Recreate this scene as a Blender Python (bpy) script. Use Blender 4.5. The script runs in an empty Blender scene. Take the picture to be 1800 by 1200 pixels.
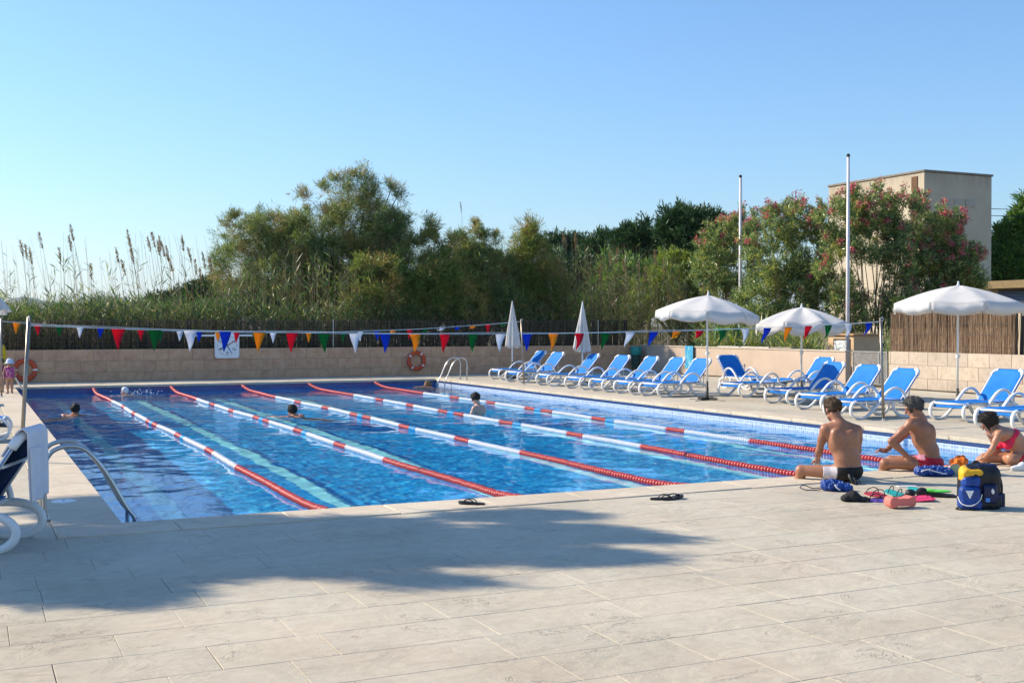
import bpy, bmesh, math, random
import numpy as np
from mathutils import Vector, Matrix

random.seed(7)
RNG = np.random.default_rng(7)
scn = bpy.context.scene
COL = scn.collection

# ------------------------------------------------------------------ camera, sky, sun, exposure
F_PX, PITCH, YAW, CX, CY, CH = 2037.6, -0.013266, 0.4398, -1.2223, -10.679, 1.74
cam_d = bpy.data.cameras.new('camera')
cam_d.sensor_width = 36.0
cam_d.lens = 36.0 * F_PX / 1800.0
cam_d.clip_start, cam_d.clip_end = 0.1, 30000
cam = bpy.data.objects.new('camera', cam_d)
COL.objects.link(cam)
cam.location = (CX, CY, CH)
cam.rotation_euler = (math.pi / 2 + PITCH, 0, -YAW)
scn.camera = cam

SUN_EL = math.radians(34)
SUN_H = Vector((-0.731, 0.682))          # horizontal direction towards the sun
world = bpy.data.worlds.new('World')
scn.world = world
world.use_nodes = True
wn = world.node_tree
wn.nodes.clear()
sky = wn.nodes.new('ShaderNodeTexSky')
sky.sky_type = 'NISHITA'
sky.sun_disc = False
sky.sun_elevation = SUN_EL
sky.sun_rotation = math.atan2(SUN_H.x, SUN_H.y)
sky.altitude = 1000
sky.air_density, sky.dust_density, sky.ozone_density = 1.5, 0.5, 9.3
bg = wn.nodes.new('ShaderNodeBackground')
bg.inputs['Strength'].default_value = 0.107
wo = wn.nodes.new('ShaderNodeOutputWorld')
wn.links.new(sky.outputs[0], bg.inputs['Color'])
wn.links.new(bg.outputs[0], wo.inputs['Surface'])

sun_d = bpy.data.lights.new('sun', 'SUN')
sun_d.energy = 3.9
sun_d.angle = math.radians(0.53)
sun_d.color = (1.0, 0.875, 0.69)
sun = bpy.data.objects.new('sun', sun_d)
COL.objects.link(sun)
to_sun = Vector((SUN_H.x * math.cos(SUN_EL), SUN_H.y * math.cos(SUN_EL), math.sin(SUN_EL)))
sun.rotation_euler = to_sun.to_track_quat('Z', 'Y').to_euler()
sun.location = (-20, 20, 30)

vs = scn.view_settings
scn.display_settings.display_device = 'sRGB'
vs.view_transform, vs.look, vs.exposure, vs.gamma = 'Standard', 'None', 0.84, 1.0
vs.use_curve_mapping = False
cy = scn.cycles
cy.use_denoising = True
cy.max_bounces, cy.diffuse_bounces, cy.glossy_bounces, cy.transmission_bounces, cy.transparent_max_bounces = 8, 3, 4, 6, 12
cy.sample_clamp_indirect = 6.0
cy.blur_glossy = 0.5

# ------------------------------------------------------------------ measuring: where a sight line of the photograph meets the world
_c, _s = math.cos(YAW), math.sin(YAW)
def ray(px, py):
    x, y = (px - 900) / F_PX, -(py - 600) / F_PX
    fw = math.cos(PITCH) - math.sin(PITCH) * y
    up = math.sin(PITCH) + math.cos(PITCH) * y
    return Vector((_c * x + _s * fw, -_s * x + _c * fw, up))
CAMV = Vector((CX, CY, CH))
def on_ground(px, py, z=0.0):
    d = ray(px, py); return CAMV + d * ((z - CH) / d.z)
def at_dist(px, py, dist):
    return CAMV + ray(px, py) * dist
def on_y(px, py, Y):
    d = ray(px, py); return CAMV + d * ((Y - CY) / d.y)
def on_x(px, py, X):
    d = ray(px, py); return CAMV + d * ((X - CX) / d.x)

# ------------------------------------------------------------------ materials
def lin(h):
    r = [int(h[i:i + 2], 16) / 255 for i in (0, 2, 4)]
    return tuple((c / 12.92 if c <= 0.04045 else ((c + 0.055) / 1.055) ** 2.4) for c in r)
class N:
    """small wrapper round a node tree"""
    def __init__(s, name):
        s.m = bpy.data.materials.new(name); s.m.use_nodes = True
        s.t = s.m.node_tree; s.t.nodes.clear()
        s.out = s.t.nodes.new('ShaderNodeOutputMaterial')
    def n(s, kind, **kw):
        nd = s.t.nodes.new('ShaderNode' + kind)
        for k, v in kw.items():
            if k in nd.inputs.keys() if hasattr(nd.inputs, 'keys') else False:
                s.set(nd, k, v)
            else:
                setattr(nd, k, v)
        return nd
    def set(s, nd, k, v):
        if isinstance(v, bpy.types.NodeSocket): s.t.links.new(v, nd.inputs[k])
        else:
            if isinstance(v, tuple) and len(v) == 3 and nd.inputs[k].type == 'RGBA': v = (*v, 1)
            nd.inputs[k].default_value = v
    def coord(s, kind='Object', scale=None, loc=None, rot=None):
        tc = s.n('TexCoord').outputs[kind]
        if scale is None and loc is None and rot is None: return tc
        mp = s.n('Mapping'); s.t.links.new(tc, mp.inputs[0])
        if scale is not None: mp.inputs['Scale'].default_value = scale if hasattr(scale, '__len__') else (scale,) * 3
        if rot is not None: mp.inputs['Rotation'].default_value = rot
        return mp.outputs[0]
    def noise(s, vec, scale, detail=3, rough=0.55, dist=0.0):
        nd = s.n('TexNoise'); s.t.links.new(vec, nd.inputs['Vector'])
        nd.inputs['Scale'].default_value = scale; nd.inputs['Detail'].default_value = detail
        nd.inputs['Roughness'].default_value = rough; nd.inputs['Distortion'].default_value = dist
        return nd.outputs['Fac']
    def ramp(s, fac, stops, interp='LINEAR'):
        nd = s.n('ValToRGB'); s.t.links.new(fac, nd.inputs[0]); nd.color_ramp.interpolation = interp
        el = nd.color_ramp.elements
        while len(el) < len(stops): el.new(0.5)
        for e, (p, c) in zip(el, stops):
            e.position = p; e.color = (*c, 1) if len(c) == 3 else c
        return nd.outputs[0]
    def mix(s, fac, a, b, mode='MIX'):
        nd = s.n('MixRGB', blend_type=mode)
        for k, v in ((0, fac), (1, a), (2, b)):
            if isinstance(v, bpy.types.NodeSocket): s.t.links.new(v, nd.inputs[k])
            else: nd.inputs[k].default_value = (*v, 1) if isinstance(v, tuple) else v
        return nd.outputs[0]
    def math(s, op, a, b=0.0):
        nd = s.n('Math', operation=op)
        for k, v in ((0, a), (1, b)):
            if isinstance(v, bpy.types.NodeSocket): s.t.links.new(v, nd.inputs[k])
            else: nd.inputs[k].default_value = v
        return nd.outputs[0]
    def bump(s, h, strength=0.3, dist=0.01, normal=None):
        nd = s.n('Bump'); s.t.links.new(h, nd.inputs['Height'])
        nd.inputs['Strength'].default_value = strength; nd.inputs['Distance'].default_value = dist
        if normal is not None: s.t.links.new(normal, nd.inputs['Normal'])
        return nd.outputs[0]
    def bsdf(s, color, rough=0.6, normal=None, spec=0.4, **kw):
        b = s.n('BsdfPrincipled')
        s.set(b, 'Base Color', color); s.set(b, 'Roughness', rough); s.set(b, 'Specular IOR Level', spec)
        if normal is not None: s.t.links.new(normal, b.inputs['Normal'])
        for k, v in kw.items(): s.set(b, k.replace('_', ' '), v)
        return b.outputs[0]
    def done(s, shader, disp=None):
        s.t.links.new(shader, s.out.inputs['Surface']); return s.m

def simple(name, col, rough=0.5, spec=0.4, var=0.12, nscale=6, bump=0.0, bscale=60, **kw):
    """a plain coloured surface with a little uneven tone and grain"""
    m = N(name); v = m.coord('Object')
    n1 = m.noise(v, nscale, 4)
    c = m.ramp(n1, [(0.3, tuple(x * (1 - var) for x in col)), (0.7, tuple(min(1, x * (1 + var)) for x in col))])
    nm = m.bump(m.noise(v, bscale, 3), bump, 0.004) if bump else None
    return m.done(m.bsdf(c, rough, nm, spec, **kw))

# ------------------------------------------------------------------ mesh building
def mesh_obj(name, verts, faces, mat=None, parent=None, smooth=False, uv=None):
    me = bpy.data.meshes.new(name)
    me.from_pydata([tuple(v) for v in verts], [], [tuple(int(i) for i in f) for f in faces])
    me.update()
    return link_mesh(name, me, mat, parent, smooth, uv)
def link_mesh(name, me, mat=None, parent=None, smooth=False, uv=None):
    if mat is not None:
        for mm in (mat if isinstance(mat, (list, tuple)) else [mat]): me.materials.append(mm)
    if smooth: me.polygons.foreach_set('use_smooth', [True] * len(me.polygons))
    if uv is not None:
        l = me.uv_layers.new(name='UVMap')
        l.data.foreach_set('uv', np.asarray(uv, dtype=np.float32).ravel())
    o = bpy.data.objects.new(name, me); COL.objects.link(o)
    if parent is not None: o.parent = parent
    return o
def quads_obj(name, V, quads, mat, parent=None, smooth=False):
    """large meshes straight from numpy arrays (quads: n x 4, or n x 3 triangles)"""
    me = bpy.data.meshes.new(name)
    V = np.asarray(V, dtype=np.float32); Q = np.asarray(quads, dtype=np.int32)
    me.vertices.add(len(V)); me.vertices.foreach_set('co', V.ravel())
    k = Q.shape[1]
    me.loops.add(Q.size); me.loops.foreach_set('vertex_index', Q.ravel())
    me.polygons.add(len(Q)); me.polygons.foreach_set('loop_start', np.arange(0, Q.size, k, dtype=np.int32))
    me.update(calc_edges=True)
    me.validate()
    return link_mesh(name, me, mat, parent, smooth)

class MB:
    """collects shapes, then links them as ONE mesh object"""
    def __init__(s): s.v = []; s.f = []; s.uv = None
    def add(s, vs, fs):
        b = len(s.v); s.v += [Vector(v) for v in vs]; s.f += [tuple(i + b for i in f) for f in fs]
        return s
    def box(s, lo, hi, bev=0.0, M=None):
        (x0, y0, z0), (x1, y1, z1) = lo, hi
        if bev <= 0:
            vs = [Vector((x, y, z)) for x in (x0, x1) for y in (y0, y1) for z in (z0, z1)]
            fs = [(0, 1, 3, 2), (4, 6, 7, 5), (0, 4, 5, 1), (2, 3, 7, 6), (0, 2, 6, 4), (1, 5, 7, 3)]
        else:
            bm = bmesh.new(); bmesh.ops.create_cube(bm, size=1)
            for v in bm.verts:
                v.co = Vector(((x0 + x1) / 2 + v.co.x * (x1 - x0), (y0 + y1) / 2 + v.co.y * (y1 - y0), (z0 + z1) / 2 + v.co.z * (z1 - z0)))
            bmesh.ops.bevel(bm, geom=list(bm.edges), offset=bev, segments=2 if bev > 0.01 else 1, affect='EDGES', profile=0.5)
            bm.verts.ensure_lookup_table()
            vs = [v.co.copy() for v in bm.verts]; fs = [tuple(v.index for v in f.verts) for f in bm.faces]; bm.free()
        if M is not None: vs = [M @ v for v in vs]
        return s.add(vs, fs)
    def tube(s, pts, r, n=10, closed=False, flat=None, cap=True):
        """tube along points; r a number or one per point; flat=(a,b) scales the section along side/normal"""
        P = [Vector(p) for p in pts]; m = len(P)
        R = r if hasattr(r, '__len__') else [r] * m
        vs = []; fs = []
        up = Vector((0, 0, 1)); prev = None
        for i in range(m):
            if closed: t = (P[(i + 1) % m] - P[i - 1])
            else: t = P[min(i + 1, m - 1)] - P[max(i - 1, 0)]
            if t.length < 1e-9: t = Vector((0, 0, 1))
            t.normalize()
            if prev is None:
                a = t.cross(up if abs(t.z) < 0.95 else Vector((0, 1, 0))).normalized()
            else:
                a = (prev - t * prev.dot(t)); a = a.normalized() if a.length > 1e-6 else t.orthogonal().normalized()
            prev = a; b = t.cross(a)
            fa, fb = flat if flat else (1, 1)
            for k in range(n):
                w = 2 * math.pi * k / n
                vs.append(P[i] + a * (math.cos(w) * R[i] * fa) + b * (math.sin(w) * R[i] * fb))
        for i in range(m if closed else m - 1):
            j = (i + 1) % m
            for k in range(n):
                q = (k + 1) % n
                fs.append((i * n + k, i * n + q, j * n + q, j * n + k))
        if cap and not closed:
            fs.append(tuple(range(n - 1, -1, -1))); fs.append(tuple((m - 1) * n + k for k in range(n)))
        return s.add(vs, fs)
    def lathe(s, prof, n=24, M=None, cap=True):
        vs = []; fs = []
        for r, z in prof:
            for k in range(n):
                w = 2 * math.pi * k / n; vs.append(Vector((r * math.cos(w), r * math.sin(w), z)))
        for i in range(len(prof) - 1):
            for k in range(n):
                q = (k + 1) % n; fs.append((i * n + k, i * n + q, (i + 1) * n + q, (i + 1) * n + k))
        if cap:
            fs.append(tuple(range(n - 1, -1, -1))); fs.append(tuple((len(prof) - 1) * n + k for k in range(n)))
        if M is not None: vs = [M @ v for v in vs]
        return s.add(vs, fs)
    def prism(s, poly, z0, z1, M=None):
        n = len(poly)
        vs = [Vector((x, y, z0)) for x, y in poly] + [Vector((x, y, z1)) for x, y in poly]
        fs = [tuple(range(n - 1, -1, -1)), tuple(range(n, 2 * n))] + [(i, (i + 1) % n, n + (i + 1) % n, n + i) for i in range(n)]
        if M is not None: vs = [M @ v for v in vs]
        return s.add(vs, fs)
    def grid(s, fn, nu, nv, thick=None):
        vs = [Vector(fn(i / nu, j / nv)) for i in range(nu + 1) for j in range(nv + 1)]
        fs = [(i * (nv + 1) + j, (i + 1) * (nv + 1) + j, (i + 1) * (nv + 1) + j + 1, i * (nv + 1) + j + 1) for i in range(nu) for j in range(nv)]
        return s.add(vs, fs)
    def build(s, name, mat, parent=None, smooth=False, auto=None):
        o = mesh_obj(name, s.v, s.f, mat, parent, smooth)
        if auto is not None:
            o.data.polygons.foreach_set('use_smooth', [True] * len(o.data.polygons))
            o.data.set_sharp_from_angle(angle=math.radians(auto))
        return o
def solidify(o, t, offset=0):
    """give a sheet its thickness, baked into the mesh"""
    md = o.modifiers.new('solid', 'SOLIDIFY'); md.thickness = t; md.offset = offset
    return o

def tag(o, label=None, cat=None, group=None, kind=None):
    if label: o['label'] = label
    if cat: o['category'] = cat
    if group: o['group'] = group
    if kind: o['kind'] = kind
    return o
def empty(name, loc=(0, 0, 0), rz=0.0):
    o = bpy.data.objects.new(name, None); COL.objects.link(o)
    o.location = loc; o.rotation_euler = (0, 0, rz); o.empty_display_size = 0.1
    return o
def thing(name, label, cat, loc=(0, 0, 0), rz=0.0, group=None):
    return tag(empty(name, loc, rz), label, cat, group)
def struct(o):
    o['kind'] = 'structure'; return o
def kids(o): return [c for c in bpy.data.objects if c.parent == o]
def copy_tree(o, parent=None, _map=None):
    c = o.copy(); COL.objects.link(c)
    if parent is not None: c.parent = parent
    for ch in _map[o.name] if _map and o.name in _map else kids(o):
        copy_tree(ch, c)
    return c
def smooth_path(pts, n=8):
    """Catmull-Rom through the points"""
    P = [Vector(p) for p in pts]; out = []
    for i in range(len(P) - 1):
        a, b, c, d = P[max(i - 1, 0)], P[i], P[i + 1], P[min(i + 2, len(P) - 1)]
        for k in range(n):
            t = k / n
            out.append(0.5 * ((2 * b) + (c - a) * t + (2 * a - 5 * b + 4 * c - d) * t * t + (3 * b - a - 3 * c + d) * t ** 3))
    out.append(P[-1]); return out

# ------------------------------------------------------------------ setting: ground, deck, pool
PW, PL, WZ, FZ = 12.78, 25.0, -0.215, -1.9
CO = 0.56                                  # width of the coping

def ground_mat():
    m = N('dry_ground'); v = m.coord('Object')
    c = m.ramp(m.noise(v, 0.35, 6, 0.65), [(0.3, (0.10, 0.09, 0.05)), (0.55, (0.20, 0.16, 0.10)), (0.75, (0.12, 0.13, 0.05))])
    return m.done(m.bsdf(c, 0.95, m.bump(m.noise(v, 5, 5), 0.8, 0.05), 0.2))
def ring(x0, x1, y0, y1, X0, X1, Y0, Y1, z):
    vs = [(x0, y0, z), (x1, y0, z), (x1, y1, z), (x0, y1, z), (X0, Y0, z), (X1, Y0, z), (X1, Y1, z), (X0, Y1, z)]
    return vs, [(0, 1, 5, 4), (1, 2, 6, 5), (2, 3, 7, 6), (3, 0, 4, 7)]
vs_, fs_ = ring(-11500, 11500, -1100, 11600, -2, 15, -2, 27, -0.12)
fs_ = [tuple(f) for f in fs_]
struct(mesh_obj('ground', vs_, fs_, ground_mat()))

def concrete(name, per_object=True, base=((0.42, 0.367, 0.283), (0.52, 0.459, 0.364), (0.58, 0.518, 0.42))):
    """stamped concrete: slate-like relief, blotches, fine cracks, specks"""
    m = N(name); v = m.coord('Object')
    oi = m.n('ObjectInfo')
    ofs = m.n('VectorMath', operation='ADD'); m.t.links.new(v, ofs.inputs[0])
    if per_object:
        cmb = m.n('CombineXYZ')
        m.t.links.new(m.math('MULTIPLY', oi.outputs['Random'], 37.0), cmb.inputs[2])
        m.t.links.new(cmb.outputs[0], ofs.inputs[1])
    v2 = ofs.outputs[0]
    geo = m.n('NewGeometry').outputs['Position']
    big = m.noise(geo, 0.55, 5, 0.6, 0.4)
    c = m.ramp(big, [(0.28, base[0]), (0.5, base[1]), (0.74, base[2])])
    pink = m.ramp(m.noise(geo, 0.9, 3), [(0.40, (0.49, 0.505, 0.48)), (0.68, (0.535, 0.50, 0.465))])
    c = m.mix(0.5, c, pink, 'OVERLAY')
    fine = m.noise(v2, 9, 7, 0.7, 0.6)
    c = m.mix(0.55, c, m.ramp(fine, [(0.25, (0.38, 0.38, 0.37)), (0.6, (0.56, 0.56, 0.56))]), 'OVERLAY')
    if per_object:
        c = m.mix(0.35, c, m.ramp(oi.outputs['Random'], [(0, (0.46, 0.47, 0.47)), (0.5, (0.5, 0.495, 0.48)), (1, (0.535, 0.525, 0.50))]), 'OVERLAY')
    # slate-like splits: iso-lines of a stretched noise
    st = m.n('Mapping'); m.t.links.new(v2, st.inputs[0]); st.inputs['Scale'].default_value = (2.6, 4.2, 1); st.inputs['Rotation'].default_value = (0, 0, 0.35)
    sp = m.noise(st.outputs[0], 0.8, 5, 0.62, 0.9)
    edge = m.math('ABSOLUTE', m.math('SUBTRACT', sp, 0.56))
    line = m.ramp(edge, [(0.0, (0, 0, 0)), (0.014, (1, 1, 1))])
    gate = m.ramp(m.noise(v2, 2.2, 2), [(0.5, (1, 1, 1)), (0.62, (0, 0, 0))])
    line = m.mix(1.0, line, gate, 'LIGHTEN')
    c = m.mix(m.math('MULTIPLY', m.math('SUBTRACT', 1.0, line), 0.42), c, (0.16, 0.12, 0.09))
    stain = m.ramp(m.noise(geo, 0.34, 6, .72, 1.2), [(0.46, (0, 0, 0)), (0.70, (1, 1, 1))])
    c = m.mix(m.math('MULTIPLY', stain, 0.22), c, (0.33, 0.30, 0.24))
    speck = m.n('TexVoronoi'); m.t.links.new(geo, speck.inputs['Vector']); speck.inputs['Scale'].default_value = 4.2
    sk = m.ramp(speck.outputs['Distance'], [(0.018, (1, 1, 1)), (0.03, (0, 0, 0))])
    c = m.mix(m.math('MULTIPLY', sk, 0.6), c, (0.10, 0.07, 0.05))
    h = m.math('ADD', m.math('MULTIPLY', sp, 1.3), m.math('ADD', m.math('MULTIPLY', line, 0.25), m.math('MULTIPLY', fine, 0.35)))
    return m.done(m.bsdf(c, 0.78, m.bump(h, 0.55, 0.02), 0.25))
M_SLAB = concrete('stamped_concrete')
M_SLAB2 = concrete('stamped_concrete_plain', False)
M_JOINT = simple('joint_mortar', (0.22, 0.17, 0.125), 0.95, 0.1, 0.3, 20)
M_COPE = concrete('coping_concrete', True, ((0.54, 0.45, 0.34), (0.61, 0.515, 0.40), (0.66, 0.565, 0.45)))

# deck bed: sheets round the pool, slabs lie on it
vs_, fs_ = ring(-14, 22.2, -14, 28.0, -CO, PW + CO, -CO, PL + CO, -0.016)
deck = struct(mesh_obj('deck', vs_, fs_, M_JOINT))
ROW = 0.466
def in_view(x, y):
    dx, dy = x - CX, y - CY
    d = _s * dx + _c * dy; r = _c * dx - _s * dy
    return d > 4.9 and abs(r) < 0.47 * d + 0.3
rr = random.Random(3)
slabs = []
y = -CO
while y > -9:
    x = -14 - rr.random()
    while x < 22:
        L = rr.choice((0.62, 0.78, 0.93, 0.93, 1.1))
        slabs.append((x, min(x + L, 22.15), y - ROW, y, in_view(x + L / 2, y - ROW / 2)))
        x += L
    y -= ROW
def slab_mesh(mb, x0, x1, y0, y1, g=None, z1=0.0, dz=(0, 0, 0, 0)):
    if g is None: g = rr.choice((0.0004, 0.0008, 0.0014, 0.0022))
    b = 0.003
    lo = [(x0 + g, y0 + g), (x1 - g, y0 + g), (x1 - g, y1 - g), (x0 + g, y1 - g)]
    hi = [(x0 + g + b, y0 + g + b), (x1 - g - b, y0 + g + b), (x1 - g - b, y1 - g - b), (x0 + g + b, y1 - g - b)]
    vs = [(a, b_, z1 - 0.007) for a, b_ in lo] + [(a, b_, z1 - 0.0022 + d) for (a, b_), d in zip(lo, dz)] + [(a, b_, z1 + d) for (a, b_), d in zip(hi, dz)]
    fs = [(0, 1, 5, 4), (1, 2, 6, 5), (2, 3, 7, 6), (3, 0, 4, 7), (4, 5, 9, 8), (5, 6, 10, 9), (6, 7, 11, 10), (7, 4, 8, 11), (8, 9, 10, 11)]
    return mb.add(vs, fs)
near = [s_ for s_ in slabs if s_[4]]
near.sort(key=lambda s_: (s_[0] - CX) ** 2 + (s_[2] - CY) ** 2)
for k, s_ in enumerate(near[:290]):
    cx, cyy = (s_[0] + s_[1]) / 2, (s_[2] + s_[3]) / 2
    mb = slab_mesh(MB(), s_[0] - cx, s_[1] - cx, s_[2] - cyy, s_[3] - cyy, dz=[rr.uniform(-0.0012, 0.0008) for _ in range(4)])
    o = mb.build('slab', M_SLAB, deck); o.location = (cx, cyy, 0)
mb = MB()
for s_ in near[290:] + [s_ for s_ in slabs if not s_[4]]:
    slab_mesh(mb, *s_[:4])
# side decks and the strip along the back wall: larger bays
def bays(x0, x1, y0, y1, step=1.55, w=2.1):
    y = y0
    while y < y1 - 0.05:
        yy = min(y + step, y1); x = x0
        while x < x1 - 0.05:
            slab_mesh(mb, x, min(x + w, x1), y, yy, 0.002); x += w
        y = yy
bays(PW + CO, 22.1, -CO, 28.0); bays(-14, -CO, -CO, 28.0); bays(-CO, PW + CO, PL + CO, 28.0, 1.3)
tag(mb.build('paving', M_SLAB2, deck), kind='stuff')

# coping stones
coping = struct(mesh_obj('coping', *ring(-CO + .004, PW + CO - .004, -CO + .004, PL + CO - .004, 0.0, PW, 0.0, PL, -0.04), M_JOINT))
def stone(x0, x1, y0, y1):
    cx, cyy = (x0 + x1) / 2, (y0 + y1) / 2
    b = MB(); b.box((x0 - cx + .0022, y0 - cyy + .0022, -0.055), (x1 - cx - .0022, y1 - cyy - .0022, 0.012), 0.008)
    o = b.build('coping_stone', M_COPE, coping, auto=40); o.location = (cx, cyy, 0)
NB = 0.012                                  # nosing over the water
xs = np.linspace(-CO, PW + CO, 15)
for a, b_ in zip(xs[:-1], xs[1:]):
    stone(a, b_, -CO, NB); stone(a, b_, PL - NB, PL + CO)
ys = np.linspace(NB, PL - NB, 27)
for a, b_ in zip(ys[:-1], ys[1:]):
    stone(-CO, NB, a, b_); stone(PW - NB, PW + CO, a, b_)

# pool basin with mosaic
def mosaic(name, cols, grout, size, gw=0.10, rough=0.15):
    m = N(name); uvn = m.n('UVMap').outputs[0]
    sc = m.n('VectorMath', operation='SCALE'); m.t.links.new(uvn, sc.inputs[0]); sc.inputs['Scale'].default_value = 1 / size
    fl = m.n('VectorMath', operation='FLOOR'); m.t.links.new(sc.outputs[0], fl.inputs[0])
    fr = m.n('VectorMath', operation='FRACTION'); m.t.links.new(sc.outputs[0], fr.inputs[0])
    wn_ = m.n('TexWhiteNoise'); m.t.links.new(fl.outputs[0], wn_.inputs['Vector'])
    n = len(cols); stops = [(i / max(n - 1, 1) if n > 1 else 0, c) for i, c in enumerate(cols)]
    c = m.ramp(wn_.outputs['Value'], stops)
    sx = m.n('SeparateXYZ'); m.t.links.new(fr.outputs[0], sx.inputs[0])
    e = m.math('MINIMUM', sx.outputs[0], sx.outputs[1])
    g = m.math('LESS_THAN', e, gw)
    c = m.mix(g, c, grout)
    return m.done(m.bsdf(c, rough, m.bump(m.math('SUBTRACT', 1.0, g), 0.4, 0.003), 0.5))
M_FLOOR = mosaic('pool_mosaic', [(0.003, 0.20, 0.56), (0.004, 0.30, 0.72), (0.006, 0.38, 0.82), (0.12, 0.70, 0.94), (0.003, 0.24, 0.64), (0.008, 0.43, 0.86), (0.003, 0.18, 0.52), (0.03, 0.52, 0.90)], (0.06, 0.54, 0.86), 0.055, 0.06)
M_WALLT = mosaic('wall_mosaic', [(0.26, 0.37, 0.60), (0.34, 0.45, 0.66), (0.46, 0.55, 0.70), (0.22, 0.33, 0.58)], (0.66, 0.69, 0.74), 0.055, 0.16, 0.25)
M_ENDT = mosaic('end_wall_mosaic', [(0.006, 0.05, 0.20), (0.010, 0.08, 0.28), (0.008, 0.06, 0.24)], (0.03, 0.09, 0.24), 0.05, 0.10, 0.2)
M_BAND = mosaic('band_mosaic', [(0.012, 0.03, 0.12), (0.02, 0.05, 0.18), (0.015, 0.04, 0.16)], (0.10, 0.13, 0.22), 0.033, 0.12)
M_LANE = mosaic('lane_mosaic', [(0.34, 0.95, 0.96), (0.42, 0.96, 0.97), (0.30, 0.93, 0.95)], (0.5, 0.95, 0.96), 0.05, 0.06)
def rect(name, p0, u, v, mat, parent=None):
    p0, u, v = Vector(p0), Vector(u), Vector(v)
    lu, lv = u.length, v.length
    return mesh_obj(name, [p0, p0 + u, p0 + u + v, p0 + v], [(0, 1, 2, 3)], mat, parent, uv=[(0, 0), (lu, 0), (lu, lv), (0, lv)])
basin = struct(rect('pool_floor', (-.3, -.3, FZ), (PW + .6, 0, 0), (0, PL + .6, 0), M_FLOOR))
for nm, p, u in (('left', (0, PL, 0), (0, -PL, 0)), ('right', (PW, 0, 0), (0, PL, 0)), ('near', (0, 0, 0), (PW, 0, 0)), ('far', (PW, PL, 0), (-PW, 0, 0))):
    p = Vector(p)
    struct(rect('pool_wall', p + Vector((0, 0, FZ)), Vector(u), (0, 0, -FZ + WZ - 0.30), M_FLOOR))
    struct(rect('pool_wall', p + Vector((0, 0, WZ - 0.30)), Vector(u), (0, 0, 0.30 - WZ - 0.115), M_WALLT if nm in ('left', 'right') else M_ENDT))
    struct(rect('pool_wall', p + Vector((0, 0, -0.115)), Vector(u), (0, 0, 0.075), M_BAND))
for k in range(6):
    x = PW / 6 * (k + 0.5)
    struct(rect('lane_line', (x - 0.13, 0.02, FZ + 0.004), (0.26, 0, 0), (0, PL - 1.2, 0), M_LANE))

# water: real waves on the surface sheet
def wave_height(X, Y):
    r = np.random.default_rng(11); Z = np.zeros_like(X)
    for lam, amp, n in ((2.6, .0028, 7), (1.3, .0022, 12), (0.72, .0014, 16), (0.40, .0007, 20), (0.24, .00035, 22)):
        for _ in range(n):
            l = lam * r.uniform(0.75, 1.3); th = r.uniform(0, 2 * np.pi); ph = r.uniform(0, 2 * np.pi)
            k = 2 * np.pi / l
            Z += amp / np.sqrt(n) * 1.5 * np.sin(k * (X * np.cos(th) + Y * np.sin(th)) + ph + 0.6 * np.sin(X * .7 + ph) + 0.6 * np.sin(Y * .6 + th))
    calm = 0.62 + 0.38 / (1 + np.exp(-(Y - 4.0) / 1.6)) + 0.12 * np.sin(X * .55 + 1) * np.sin(Y * .41)
    Z = Z * calm
    for sx_, sy_, am in ((1.0, 17.2, .010), (2.95, 24.3, .012), (5.3, 14.7, .012), (9.3, 13.6, .009), (12.1, 24.0, .007)):
        q = np.hypot(X - sx_, Y - sy_); Z = Z + am * np.exp(-(q / 1.1) ** 2) * np.sin(2 * np.pi * q / .42 + sx_)
    return Z
nx, ny = 214, 500
gx, gy = np.meshgrid(np.linspace(0.0, PW, nx), np.linspace(0.0, PL, ny), indexing='ij')
WV = np.stack([gx, gy, WZ + wave_height(gx, gy)], -1).reshape(-1, 3)
ii = (np.arange(nx - 1)[:, None] * ny + np.arange(ny - 1)[None, :]).ravel()
WQ = np.stack([ii, ii + ny, ii + ny + 1, ii + 1], -1)
m = N('pool_water')
v = m.coord('Object')
rip = m.noise(v, 9.0, 3, 0.5, 0.4)
gl = m.n('BsdfGlass'); gl.inputs['IOR'].default_value = 1.2; gl.inputs['Roughness'].default_value = 0.0
rip2 = m.noise(v, 24.0, 2, 0.5, 0.2)
gl.inputs['Color'].default_value = (0.93, 0.98, 1.0, 1)
m.t.links.new(m.bump(rip, 0.08, 0.02), gl.inputs['Normal'])
M_WATER = m.done(gl.outputs[0])
water = struct(quads_obj('water', WV, WQ, M_WATER, smooth=True))
MNEE = True
if MNEE:
    water.cycles.is_caustics_caster = True
    sun_d.cycles.is_caustics_light = True
    for o in bpy.data.objects:
        if o.name.startswith(('pool_', 'lane_line')) and o.type == 'MESH': o.cycles.is_caustics_receiver = True

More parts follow.
